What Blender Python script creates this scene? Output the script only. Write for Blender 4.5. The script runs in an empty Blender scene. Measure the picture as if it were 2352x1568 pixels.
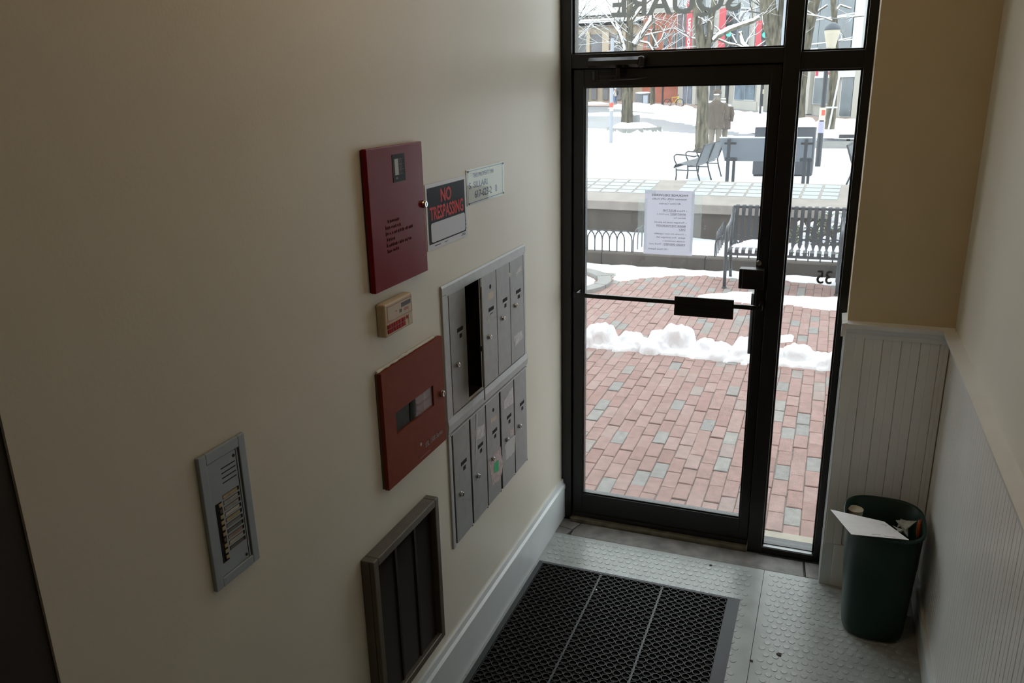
import bpy, bmesh, math, random
from mathutils import Vector, Matrix, noise
R = math.radians
SC = bpy.context.scene
COL = SC.collection
rnd = random.Random(7)

# ------------------------------------------------------------------ camera, world, lights, exposure
FPX = 1863.1                                    # focal length in pixels of the 2352 x 1568 photograph
YAW, PITCH, ROLL = 0.37605, 0.30401, -0.02184
CAM = Vector((1.192, -3.689, 2.2))
_f = Vector((-math.sin(YAW) * math.cos(PITCH), math.cos(YAW) * math.cos(PITCH), -math.sin(PITCH)))
_r = Vector((math.cos(YAW), math.sin(YAW), 0))
_u = _r.cross(_f)
RT = _r * math.cos(ROLL) + _u * math.sin(ROLL)
UP = -_r * math.sin(ROLL) + _u * math.cos(ROLL)
cd = bpy.data.cameras.new('camera')
cam = bpy.data.objects.new('camera', cd)
COL.objects.link(cam)
cd.sensor_width = 36
cd.lens = FPX / 2352 * 36
cd.clip_start = .05
cd.clip_end = 500
m3 = Matrix((RT, UP, -_f)).transposed()
cam.matrix_world = Matrix.Translation(CAM) @ m3.to_4x4()
SC.camera = cam

w = bpy.data.worlds.new('overcast_sky')
SC.world = w
w.use_nodes = True
bg = w.node_tree.nodes['Background']
bg.inputs[0].default_value = (.93, .97, 1.0, 1)
bg.inputs[1].default_value = 3.1
SC.view_settings.view_transform = 'Standard'
SC.view_settings.look = 'None'
SC.view_settings.exposure = 0
SC.view_settings.gamma = 1
SC.view_settings.use_curve_mapping = False
SC.cycles.max_bounces = 10
SC.cycles.diffuse_bounces = 6
SC.cycles.transparent_max_bounces = 24
SC.cycles.sample_clamp_indirect = 8

# ------------------------------------------------------------------ pixels to places
def ray(x, y):
    return _f + RT * ((x - 1176) / FPX) - UP * ((y - 784) / FPX)
def hit(x, y, ax, val):
    d = ray(x, y)
    return CAM + d * ((val - CAM[ax]) / d[ax])
def gz(y):                                     # the square rises gently away from the door
    return -.03 + .006 * max(0, y - 25)
def ground(x, y):
    d = ray(x, y)
    lo, hi = .1, 400
    for i in range(60):
        m = (lo + hi) / 2
        P = CAM + d * m
        if P.z > gz(P.y): lo = m
        else: hi = m
    return P
def wallrect(t, *pts):                         # a rectangle on the left wall's plane x = t
    q = [hit(a, b, 0, t) for a, b in pts]
    ys = sorted(p.y for p in q); zs = sorted(p.z for p in q)
    return (ys[0] + ys[1]) / 2, (ys[2] + ys[3]) / 2, (zs[0] + zs[1]) / 2, (zs[2] + zs[3]) / 2

# ------------------------------------------------------------------ materials
MATS = {}
def mat(name, col, rough=.6, metal=0, var=.0, scale=20, bump=0, bscale=60, spec=.5, emit=None, coat=0, stretch=None):
    if name in MATS: return MATS[name]
    m = bpy.data.materials.new(name); m.use_nodes = True
    nt = m.node_tree; b = nt.nodes['Principled BSDF']
    b.inputs['Base Color'].default_value = (*col, 1)
    b.inputs['Roughness'].default_value = rough
    b.inputs['Metallic'].default_value = metal
    b.inputs['Specular IOR Level'].default_value = spec
    if coat: b.inputs['Coat Weight'].default_value = coat
    if emit:
        b.inputs['Emission Color'].default_value = (*emit[0], 1); b.inputs['Emission Strength'].default_value = emit[1]
    if var or bump:
        tc = nt.nodes.new('ShaderNodeTexCoord'); vec = tc.outputs['Object']
        if stretch:
            mp = nt.nodes.new('ShaderNodeMapping'); mp.inputs['Scale'].default_value = stretch
            nt.links.new(vec, mp.inputs[0]); vec = mp.outputs[0]
    if var:
        n = nt.nodes.new('ShaderNodeTexNoise'); n.inputs['Scale'].default_value = scale; n.inputs['Detail'].default_value = 5
        nt.links.new(vec, n.inputs['Vector'])
        mx = nt.nodes.new('ShaderNodeMix'); mx.data_type = 'RGBA'
        mx.inputs['A'].default_value = (*[c * (1 - var) for c in col], 1)
        mx.inputs['B'].default_value = (*[min(1, c * (1 + var)) for c in col], 1)
        rg = nt.nodes.new('ShaderNodeMapRange'); rg.inputs[1].default_value = .3; rg.inputs[2].default_value = .7
        nt.links.new(n.outputs['Fac'], rg.inputs[0]); nt.links.new(rg.outputs[0], mx.inputs['Factor'])
        nt.links.new(mx.outputs['Result'], b.inputs['Base Color'])
    if bump:
        n2 = nt.nodes.new('ShaderNodeTexNoise'); n2.inputs['Scale'].default_value = bscale; n2.inputs['Detail'].default_value = 6
        nt.links.new(vec, n2.inputs['Vector'])
        bp = nt.nodes.new('ShaderNodeBump'); bp.inputs['Strength'].default_value = bump; bp.inputs['Distance'].default_value = .01
        nt.links.new(n2.outputs['Fac'], bp.inputs['Height']); nt.links.new(bp.outputs[0], b.inputs['Normal'])
    MATS[name] = m
    return m

def random_mat(name, stops, island, rough=.8, bump=.25, var=.16):
    """colour differs from piece to piece: by object, or by loose island of a joined mesh"""
    m = mat(name, (.5, .5, .5), rough)
    nt = m.node_tree; b = nt.nodes['Principled BSDF']
    if bump:
        gp_ = nt.nodes.new('ShaderNodeNewGeometry'); n2 = nt.nodes.new('ShaderNodeTexNoise'); n2.inputs['Scale'].default_value = 28; n2.inputs['Detail'].default_value = 4
        bp = nt.nodes.new('ShaderNodeBump'); bp.inputs['Strength'].default_value = bump; bp.inputs['Distance'].default_value = .006
        nt.links.new(gp_.outputs['Position'], n2.inputs['Vector']); nt.links.new(n2.outputs['Fac'], bp.inputs['Height']); nt.links.new(bp.outputs[0], b.inputs['Normal'])
    if island: src = nt.nodes.new('ShaderNodeNewGeometry').outputs['Random Per Island']
    else: src = nt.nodes.new('ShaderNodeObjectInfo').outputs['Random']
    cr = nt.nodes.new('ShaderNodeValToRGB'); el = cr.color_ramp.elements
    while len(el) < len(stops): el.new(.5)
    for e, (p, c) in zip(el, stops): e.position = p; e.color = (*c, 1)
    nt.links.new(src, cr.inputs[0])
    n = nt.nodes.new('ShaderNodeTexNoise'); n.inputs['Scale'].default_value = 22; n.inputs['Detail'].default_value = 6
    g = nt.nodes.new('ShaderNodeNewGeometry'); nt.links.new(g.outputs['Position'], n.inputs['Vector'])
    rg = nt.nodes.new('ShaderNodeMapRange'); rg.inputs[1].default_value = .3; rg.inputs[2].default_value = .7
    rg.inputs[3].default_value = 1 - var; rg.inputs[4].default_value = 1 + var
    nt.links.new(n.outputs['Fac'], rg.inputs[0])
    vm = nt.nodes.new('ShaderNodeVectorMath'); vm.operation = 'SCALE'
    nt.links.new(cr.outputs[0], vm.inputs[0]); nt.links.new(rg.outputs[0], vm.inputs['Scale'])
    nt.links.new(vm.outputs[0], b.inputs['Base Color'])
    return m

def glass_mat(name, haze=.05, gloss=.05, tint=(.97, .99, .98)):
    m = bpy.data.materials.new(name); m.use_nodes = True
    nt = m.node_tree; nt.nodes.clear()
    out = nt.nodes.new('ShaderNodeOutputMaterial')
    tr = nt.nodes.new('ShaderNodeBsdfTransparent'); tr.inputs[0].default_value = (*tint, 1)
    gl = nt.nodes.new('ShaderNodeBsdfGlossy'); gl.inputs['Roughness'].default_value = .02
    tl = nt.nodes.new('ShaderNodeBsdfTranslucent'); tl.inputs[0].default_value = (.85, .92, .95, 1)
    a = nt.nodes.new('ShaderNodeMixShader'); a.inputs[0].default_value = gloss
    b = nt.nodes.new('ShaderNodeMixShader')
    tc = nt.nodes.new('ShaderNodeTexCoord')
    n = nt.nodes.new('ShaderNodeTexNoise'); n.inputs['Scale'].default_value = 140; n.inputs['Detail'].default_value = 2
    nt.links.new(tc.outputs['Object'], n.inputs['Vector'])
    rg = nt.nodes.new('ShaderNodeMapRange'); rg.inputs[1].default_value = .71; rg.inputs[2].default_value = .78
    rg.inputs[3].default_value = haze; rg.inputs[4].default_value = haze + .3
    nt.links.new(n.outputs['Fac'], rg.inputs[0]); nt.links.new(rg.outputs[0], b.inputs[0])
    nt.links.new(tr.outputs[0], a.inputs[1]); nt.links.new(gl.outputs[0], a.inputs[2])
    nt.links.new(a.outputs[0], b.inputs[1]); nt.links.new(tl.outputs[0], b.inputs[2])
    nt.links.new(b.outputs[0], out.inputs[0])
    MATS[name] = m
    return m

WALL = mat('cream_wall_paint', (.69, .655, .565), .42, var=.025, scale=3, bump=.04, bscale=120)
TAN = mat('tan_wall_paint', (.60, .50, .33), .5, var=.03, scale=4, bump=.04, bscale=120)
WHITE = mat('white_gloss_paint', (.66, .69, .70), .35, var=.03, scale=8)
WAIN = mat('grey_white_paint', (.78, .78, .77), .28, var=.03, scale=8)
CEIL = mat('ceiling_paint', (.62, .57, .48), .8)
BLACK = mat('black_anodised', (.007, .007, .007), .35, var=.15, scale=30)
BLACKG = mat('black_gloss', (.014, .014, .013), .22)
RUB = mat('grey_rubber', (.31, .33, .32), .29, var=.14, scale=9, bump=.05)
STONE = mat('dirty_stone', (.15, .14, .13), .55, var=.4, scale=14, bump=.3, bscale=30)
ALU = mat('aluminium', (.46, .48, .49), .5, metal=.25, spec=.3, var=.06, scale=40)
ALUD = mat('dull_steel', (.33, .34, .34), .5, metal=.2, spec=.3, var=.07, scale=25)
CHROME = mat('chrome', (.6, .6, .58), .18, metal=1)
MATBLK = mat('mat_rubber', (.018, .018, .019), .6)
MATBRD = mat('mat_border_rubber', (.05, .053, .058), .5, bump=.08, bscale=200)
GREEN = mat('green_plastic', (.004, .028, .021), .4, spec=.35)
PAPER = mat('paper', (.72, .72, .78), .7)
PAPERW = mat('white_paper', (.88, .88, .9), .7, var=.03, scale=40)
INK = mat('ink', (.04, .04, .045), .7)
INKG = mat('grey_ink', (.19, .19, .2), .7)
BLUEINK = mat('blue_ink', (.03, .04, .16), .6)
REDP = mat('red_enamel', (.19, .009, .016), .24, spec=.09, bump=.12, bscale=6)
BROWN = mat('rust_red_enamel', (.20, .042, .022), .5, spec=.1, var=.05, scale=30)
BEIGE = mat('beige_plastic', (.55, .44, .29), .45, spec=.3)
BEIGEF = mat('beige_face', (.52, .44, .34), .45, spec=.3)
REDB = mat('red_button', (.34, .01, .02), .5, spec=.15)
DARK = mat('dark_void', (.006, .006, .006), .9)
BRONZE = mat('bronze_paint', (.105, .092, .07), .4, var=.08, scale=30)
LOUV = mat('louver_bronze', (.026, .022, .017), .5, spec=.25)
SNOW = mat('snow', (.80, .83, .87), .85, bump=.5, bscale=14)
SNOWF = mat('far_snow', (.80, .83, .87), .9)
ASPH = mat('wet_asphalt', (.20, .215, .24), .35, var=.15, scale=.6)
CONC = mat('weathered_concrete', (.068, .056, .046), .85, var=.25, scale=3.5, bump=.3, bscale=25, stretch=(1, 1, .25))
CONCL = mat('light_concrete', (.27, .245, .225), .85, var=.12, scale=6, bump=.2, bscale=40)
TILE = mat('glass_block', (.205, .24, .245), .25, var=.05, scale=9)
IRON = mat('black_iron', (.03, .034, .04), .4)
STEELP = mat('blue_grey_steel', (.065, .078, .095), .4)
BARK = mat('bark', (.10, .09, .064), .95, var=.75, scale=11, bump=.9, bscale=16, stretch=(1, 1, .22))
GLASS = glass_mat('dusty_glare_glass', .016, .05)  # translucent share imitates veiling glare along with the real dust
PLASTG = glass_mat('clear_acrylic', .0, .045)

# ------------------------------------------------------------------ objects
ROOT = {}
def _props(o, label, cat, group, kind):
    if label: o['label'] = label
    if cat: o['category'] = cat
    if group: o['group'] = group
    if kind: o['kind'] = kind
def thing(name, label=None, cat=None, loc=(0, 0, 0), rz=0, group=None, kind=None, parent=None):
    o = bpy.data.objects.new(name, None); COL.objects.link(o)
    o.empty_display_size = .1
    o.location = loc; o.rotation_euler = (0, 0, rz)
    _props(o, label, cat, group, kind)
    M = Matrix.Translation(Vector(loc)) @ Matrix.Rotation(rz, 4, 'Z')
    if parent is not None:
        o.parent = parent
        M = ROOT[parent] @ M
    ROOT[o] = M
    return o

class MB:
    def __init__(s): s.v = []; s.f = []
    def add(s, vs, fs):
        k = len(s.v); s.v += [tuple(p) for p in vs]; s.f += [tuple(i + k for i in f) for f in fs]; return s
    def box(s, x0, x1, y0, y1, z0, z1):
        return s.add([(x, y, z) for x in (x0, x1) for y in (y0, y1) for z in (z0, z1)],
                     [(0, 1, 3, 2), (4, 6, 7, 5), (0, 4, 5, 1), (2, 3, 7, 6), (0, 2, 6, 4), (1, 5, 7, 3)])
    def obox(s, c, ex, ey, ez):                # a box from its centre and three half-extent vectors
        c, ex, ey, ez = Vector(c), Vector(ex), Vector(ey), Vector(ez)
        return s.add([c + ex * i + ey * j + ez * k for i in (-1, 1) for j in (-1, 1) for k in (-1, 1)],
                     [(0, 1, 3, 2), (4, 6, 7, 5), (0, 4, 5, 1), (2, 3, 7, 6), (0, 2, 6, 4), (1, 5, 7, 3)])
    def poly(s, pts): return s.add(pts, [tuple(range(len(pts)))])
    def prism(s, base, ext):                   # polygon extruded along a vector
        n = len(base); e = Vector(ext); b = [Vector(p) for p in base]
        return s.add(b + [p + e for p in b], [tuple(range(n))[::-1], tuple(range(n, 2 * n))] +
                     [(i, (i + 1) % n, n + (i + 1) % n, n + i) for i in range(n)])
    def tube(s, pts, rad, n=8, cap=True):
        pts = [Vector(p) for p in pts]
        if not isinstance(rad, (list, tuple)): rad = [rad] * len(pts)
        k = len(s.v); prev = None
        for i, p in enumerate(pts):
            d = (pts[min(i + 1, len(pts) - 1)] - pts[max(i - 1, 0)])
            d = d.normalized() if d.length > 1e-9 else Vector((0, 0, 1))
            if prev is None: prev = d.orthogonal().normalized()
            a = prev - d * prev.dot(d)
            a = a.normalized() if a.length > 1e-6 else d.orthogonal().normalized()
            prev = a; b = d.cross(a)
            for j in range(n):
                t = 2 * math.pi * j / n
                s.v.append(tuple(p + (a * math.cos(t) + b * math.sin(t)) * rad[i]))
        for i in range(len(pts) - 1):
            for j in range(n):
                q = k + i * n + j; q2 = k + i * n + (j + 1) % n
                s.f.append((q, q2, q2 + n, q + n))
        if cap:
            s.f.append(tuple(k + j for j in range(n))[::-1]); e = k + (len(pts) - 1) * n
            s.f.append(tuple(e + j for j in range(n)))
        return s
    def rings(s, rings, cap0=True, cap1=True): # loft through equal-count rings
        k = len(s.v); n = len(rings[0])
        for r_ in rings: s.v += [tuple(p) for p in r_]
        for i in range(len(rings) - 1):
            for j in range(n):
                q = k + i * n + j; q2 = k + i * n + (j + 1) % n
                s.f.append((q, q2, q2 + n, q + n))
        if cap0: s.f.append(tuple(k + j for j in range(n))[::-1])
        if cap1: s.f.append(tuple(k + (len(rings) - 1) * n + j for j in range(n)))
        return s
    def lathe(s, prof, c=(0, 0, 0), n=16, axis='z', cap=True):
        def at(r_, h, t):
            a, b = r_ * math.cos(t), r_ * math.sin(t)
            p = {'z': (a, b, h), 'x': (h, a, b), 'y': (b, h, a)}[axis]
            return (p[0] + c[0], p[1] + c[1], p[2] + c[2])
        return s.rings([[at(r_, h, 2 * math.pi * j / n) for j in range(n)] for r_, h in prof], cap, cap)
    def blob(s, c, rx, ry, rz, amp=.15, freq=2, nu=12, nv=8, seed=0):
        c = Vector(c); rr = []
        for i in range(1, nv):
            t = math.pi * i / nv; ring = []
            for j in range(nu):
                p = 2 * math.pi * j / nu
                d = Vector((math.sin(t) * math.cos(p), math.sin(t) * math.sin(p), math.cos(t)))
                q = 1 + amp * noise.noise(d * freq + Vector((seed * 7.3, seed * 3.1, seed)))
                ring.append(c + Vector((d.x * rx, d.y * ry, d.z * rz)) * q)
            rr.append(ring)
        return s.rings(rr)
    def build(s, name, m, parent=None, world=True, smooth=False, bevel=0, seg=2, kind=None, label=None):
        me = bpy.data.meshes.new(name)
        v = s.v
        if world and parent is not None:
            I = ROOT[parent].inverted(); v = [I @ Vector(p) for p in v]
        me.from_pydata(v, [], s.f); me.materials.append(m)
        me.update()
        bm = bmesh.new(); bm.from_mesh(me); bmesh.ops.recalc_face_normals(bm, faces=bm.faces); bm.to_mesh(me); bm.free()
        if smooth:
            for p in me.polygons: p.use_smooth = True
        o = bpy.data.objects.new(name, me); COL.objects.link(o)
        if parent is not None: o.parent = parent; ROOT[o] = ROOT[parent]
        else: ROOT[o] = Matrix.Identity(4)
        if bevel:
            b = o.modifiers.new('bevel', 'BEVEL'); b.width = bevel; b.segments = seg; b.limit_method = 'ANGLE'
        if kind: o['kind'] = kind
        if label: o['label'] = label
        return o
def tag(o, label, cat, group=None, kind=None): _props(o, label, cat, group, kind); return o
def box(name, m, parent, *a, **k): return MB().box(*a).build(name, m, parent, **k)
def copy_tree(o, parent=None):
    c = o.copy(); COL.objects.link(c)
    if parent is not None: c.parent = parent
    for ch in o.children: copy_tree(ch, c)
    return c

def text_mesh(body, bold=0, spacing=1.0):
    cu = bpy.data.curves.new('lettering', 'FONT'); cu.body = body; cu.size = 1; cu.offset = bold; cu.space_character = spacing
    cu.resolution_u = 3
    o = bpy.data.objects.new('lettering', cu); COL.objects.link(o)
    dg = bpy.context.evaluated_depsgraph_get()
    me = bpy.data.meshes.new_from_object(o.evaluated_get(dg))
    v = [tuple(p.co) for p in me.vertices]; f = [tuple(p.vertices) for p in me.polygons]
    bpy.data.objects.remove(o); bpy.data.curves.remove(cu); bpy.data.meshes.remove(me)
    return v, f
def print_lines(mb, lines, O, U, V):
    """lines of flat lettering: (text, u, v, width, cap height, boldness); u from the left, v is the base line"""
    O, U, V = Vector(O), Vector(U), Vector(V); Nn = U.cross(V).normalized()
    for (t, u, v, wd, h, bold) in lines:
        vs, fs = text_mesh(t, max(0, -bold))     # negative: heavier outline; positive: overprinted
        if not vs: continue
        x0 = min(p[0] for p in vs); x1 = max(p[0] for p in vs)
        sx = wd / (x1 - x0); sy = h / .70
        for q_, (dx, dy) in enumerate(((0, 0),) if bold <= 0 else ((-bold, 0), (bold, 0), (0, bold * .6), (0, -bold * .6))):
            mb.add([O + Nn * (.00012 * q_) + U * (u + (p[0] - x0 + dx) * sx) + V * (v + (p[1] + dy) * sy) for p in vs], fs)
    return mb

def smooth01(t): t = max(0, min(1, t)); return t * t * (3 - 2 * t)
def heightfield(mb, x0, x1, y0, y1, nx, ny, fn, base):
    """grid of fn(x, y) heights above base(x, y); cells without height are left out"""
    idx = {}; H = {}
    for i in range(nx + 1):
        for j in range(ny + 1):
            x = x0 + (x1 - x0) * i / nx; y = y0 + (y1 - y0) * j / ny
            H[i, j] = (x, y, fn(x, y))
    def vid(i, j):
        if (i, j) not in idx:
            x, y, h = H[i, j]; idx[i, j] = len(mb.v); mb.v.append((x, y, base(x, y) + (h if h > 0 else -.015)))
        return idx[i, j]
    for i in range(nx):
        for j in range(ny):
            if max(H[i, j][2], H[i + 1, j][2], H[i + 1, j + 1][2], H[i, j + 1][2]) > 0:
                mb.f.append((vid(i, j), vid(i + 1, j), vid(i + 1, j + 1), vid(i, j + 1)))
    return mb
def poly_dist(px_, py_, poly):
    """signed distance to a polygon, positive inside"""
    ins = False; best = 1e9; n = len(poly)
    for i in range(n):
        ax, ay = poly[i]; bx, by = poly[(i + 1) % n]
        if (ay > py_) != (by > py_) and px_ < (bx - ax) * (py_ - ay) / (by - ay) + ax: ins = not ins
        dx, dy = bx - ax, by - ay; L = dx * dx + dy * dy
        t = max(0, min(1, ((px_ - ax) * dx + (py_ - ay) * dy) / L)) if L else 0
        best = min(best, math.hypot(px_ - ax - t * dx, py_ - ay - t * dy))
    return best if ins else -best
def snow_sheet(name, poly, thick, res, parent=None, base=None, edge=.12, rag=.08, freq=3, lump=.3, m=None, seed=0):
    base = base or (lambda x, y: gz(y))
    xs = [p[0] for p in poly]; ys = [p[1] for p in poly]; e = rag
    x0, x1, y0, y1 = min(xs) - e, max(xs) + e, min(ys) - e, max(ys) + e
    def fn(x, y):
        d = poly_dist(x, y, poly) + rag * noise.noise(Vector((x * freq, y * freq, seed))) + rag * .5 * noise.noise(Vector((x * freq * 3, y * freq * 3, seed + 5)))
        if d <= 0: return 0
        return max(.001, thick * smooth01(d / edge) * (1 + lump * noise.noise(Vector((x * freq * 1.3, y * freq * 1.3, seed + 9)))))
    mb = heightfield(MB(), x0, x1, y0, y1, max(2, int((x1 - x0) / res)), max(2, int((y1 - y0) / res)), fn, base)
    return mb.build(name, m or SNOW, parent, smooth=True, kind='stuff')

# ================================================================== THE LOBBY
XR, YS, ZC = 1.70, -.182, 3.4                 # right wall, face of the front wall stub, ceiling
YB = -6.0
# floor: slab with rubber tiles
fl = box('floor', STONE, None, -.2, 1.95, YB, .12, -.2, -.035); tag(fl, 'grey studded rubber floor of the entrance lobby', 'floor', kind='structure')
def rubber_tile(x0, x1, y0, y1, sx0, sx1):
    t = box('rubber_tile', RUB, fl, x0 + .001, x1 - .001, y0 + .001, y1 - .001, -.035, 0)
    mb = MB(); j = 0; y = -.201
    while y > y0 + .02:
        if y < y1 - .012:
            x = sx0 + (.0185 if j % 2 else 0)
            while x < sx1:
                n = 12
                a = [(x + .0132 * math.cos(2 * math.pi * k / n), y + .0132 * math.sin(2 * math.pi * k / n), -.0005) for k in range(n)]
                b = [(x + .0118 * math.cos(2 * math.pi * k / n), y + .0118 * math.sin(2 * math.pi * k / n), .0014) for k in range(n)]
                mb.rings([a, b], False, True)
                x += .037
        y -= .039; j += 1
    mb.build('studs', mat('worn_stud', (.36, .39, .385), .24, var=.1, scale=12), t, kind='stuff')
rubber_tile(.0, 1.058, -1.3, -.168, .05, 1.0)
rubber_tile(.0, 1.058, -2.6, -1.3, .05, 1.0)
rubber_tile(1.058, XR, -1.3, -.168, 1.095, XR - .02)
rubber_tile(1.058, XR, -2.6, -1.3, 1.095, XR - .02)
# stone strip before the door, in broken pieces
def slab(pts, top):
    MB().prism([(x, y, -.045) for x, y in pts], (0, 0, top + .045)).build('stone_slab', STONE, fl, bevel=.004)
slab([(.0, -.165), (.072, -.172), (.09, -.11), (.0, -.092)], -.003)
slab([(.0, -.086), (.088, -.104), (.115, -.03), (.0, -.022)], -.005)
slab([(.095, -.15), (1.235, -.152), (1.225, -.02), (.118, -.02), (.094, -.1)], -.010)
slab([(1.243, -.152), (1.302, -.155), (1.302, -.02), (1.232, -.02)], -.008)
th = MB().box(.05, .958, -.012, .07, -.035, .006)
for k in range(7): th.box(.05, .958, -.010 + k * .0065, -.0065 + k * .0065, .006, .0095)
th.build('metal_threshold', mat('worn_threshold', (.30, .27, .2), .4, metal=.6, var=.3, scale=20), fl)

# left wall, with a hole for the open mailbox and a recessed dark door
HY0, HY1, HZ0, HZ1 = -1.134, -.996, 1.096, 1.525
DY = -2.877
wl = MB()
wl.box(-.25, 0, DY, HY0, -.2, ZC); wl.box(-.25, 0, HY1, .13, -.2, ZC); wl.box(-.25, 0, HY0, HY1, -.2, HZ0); wl.box(-.25, 0, HY0, HY1, HZ1, ZC)
wl.box(-.25, -.02, HY0, HY1, HZ0, HZ1) if False else None
wl.box(-.25, 0, YB, DY, 2.3, ZC); wl.box(-.25, 0, YB, DY - .95, -.2, 2.3)
wl = wl.build('wall_left', WALL, None); tag(wl, 'cream painted left wall carrying the mailboxes and alarm panels', 'wall', kind='structure')
d2 = box('door_2', mat('dark_brown_door', (.022, .018, .014), .5), None, -.06, -.006, DY - .95, DY, 0, 2.3)
tag(d2, 'dark brown door set back in the left wall at the picture edge', 'door', kind='structure')
# baseboards
def base_profile(y0, y1, x, sgn):
    pr = [(0, 0), (.018, 0), (.018, .165), (.021, .17), (.021, .19), (.012, .20), (.009, .222), (0, .222)]
    return MB().prism([(x + sgn * a, y0, b) for a, b in pr], (0, y1 - y0, 0))
bl = base_profile(-1.96 + .0, .0, 0, 1).build('baseboard_left', WHITE, None); tag(bl, 'white moulded baseboard along the left wall', 'baseboard', kind='structure')
# right wall
wr = box('wall_right', mat('cream_right_wall', (.69, .66, .57), .5, var=.02, scale=3), None, XR, XR + .2, YB, .1, -.2, ZC)
tag(wr, 'cream right wall above white beadboard', 'wall', kind='structure')
for k in range(44):                           # beadboard: each board its own piece
    y1 = YS - .004 - k * .07; y0 = y1 - .0693
    z0, z1 = .145, 1.19
    pr = [(y0, 0), (y0 + .0005, .0072), (y0 + .003, .0085), (y0 + .032, .0085), (y0 + .0335, .0072), (y0 + .035, .0085), (y1 - .003, .0085), (y1 - .0005, .0065), (y1, 0)]
    MB().prism([(XR - d_, y_, z0) for y_, d_ in pr], (0, 0, z1 - z0)).build('board', WAIN, wr)
brr = MB().prism([(XR, YS, 0), (XR - .018, YS, 0), (XR - .018, YS, .12), (XR - .024, YS, .125), (XR - .02, YS, .145), (XR, YS, .15)], (0, -3.2, 0)).build('baseboard_right', WHITE, None)
tag(brr, 'white baseboard under the beadboard on the right wall', 'baseboard', kind='structure')
RAIL = [(0, 1.183), (.016, 1.183), (.018, 1.2), (.026, 1.208), (.028, 1.222), (.042, 1.228), (.046, 1.246), (0, 1.25)]
MBr = MB().prism([(XR - a, YS - .046, b) for a, b in RAIL], (0, -3.2, 0))
tr1 = MBr.build('trim_1', WAIN, None); tag(tr1, 'white moulded chair rail running along the right wall', 'chair rail', kind='structure')
# front wall stub right of the door, and the facade around the entrance
wf = box('wall_front', TAN, None, 1.302, XR + .01, YS, .13, -.05, ZC); tag(wf, 'tan front wall strip beside the glass door', 'wall', kind='structure')
for x0, x1 in [(1.304, 1.375)] + [(1.3755 + .07 * k, 1.3755 + .07 * k + .0695) for k in range(5)]:
    x1 = min(x1, XR - .012)
    t = .014 if x0 < 1.31 else .008
    mid = (x0 + x1) / 2
    pr = [(x0, 0), (x0 + .0005, t - .001), (x0 + .002, t), (mid - .0015, t), (mid, t - .001), (mid + .0015, t), (x1 - .002, t), (x1 - .0005, t - .001), (x1, 0)]
    MB().prism([(x_, YS - d_, .215) for x_, d_ in pr], (0, 0, .97)).build('board', WAIN, wf)
box('plinth_block', WAIN, wf, 1.345, XR - .026, YS - .014, YS, .0, .212, bevel=.003)
box('corner_strip', WHITE, wf, 1.298, 1.345, YS - .012, YS + .012, .0, 1.183, bevel=.002)
box('return_panel', mat('gloss_white', (.74, .78, .80), .16), wf, 1.296, 1.303, YS + .012, -.01, .0, 1.183)
tr2 = MB().prism([(1.282, YS - a, b) for a, b in RAIL], (XR - 1.284, 0, 0))
tr2.prism([(1.302 - a * .45, YS - .046, b) for a, b in RAIL], (0, .17, 0))
tr2 = tr2.build('trim_2', WAIN, None); tag(tr2, 'short white chair rail on the wall strip beside the door', 'chair rail', kind='structure')
FAC = mat('facade_brick', (.30, .17, .13), .85, var=.2, scale=6)
wo = MB(); wo.box(-5, -.25, -.0, .2, -.2, 7); wo.box(XR + .2, 6, 0, .2, -.2, 7); wo.box(-.25, XR + .2, -.1, .2, ZC - .15, 7)
wo = wo.build('wall_facade', FAC, None); tag(wo, 'street facade around the glass entrance', 'wall', kind='structure')
wb = box('wall_back', CEIL, None, -.25, XR + .2, YB - .2, YB, -.2, ZC); tag(wb, 'back wall of the lobby behind the camera', 'wall', kind='structure')
ce = box('ceiling', CEIL, None, -.25, XR + .2, YB, .1, ZC, ZC + .2); tag(ce, 'high ceiling of the entrance lobby', 'ceiling', kind='structure')
# ceiling lamp, above the picture
lamp = thing('ceiling_lamp', 'round warm ceiling lamp above the lobby', 'lamp', (.6, -1.85, ZC))
MB().lathe([(.14, 0), (.14, -.025), (.12, -.03)], (.6, -1.85, ZC), 20).build('lamp_base', BRONZE, lamp)
MB().lathe([(.12, -.03), (.13, -.06), (.11, -.10), (.06, -.125), (.01, -.13)], (.6, -1.85, ZC), 20).build('lamp_shade', mat('lamp_glass', (.9, .8, .6), .5, emit=((1, .64, .30), 16)), lamp, smooth=True)

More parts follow.
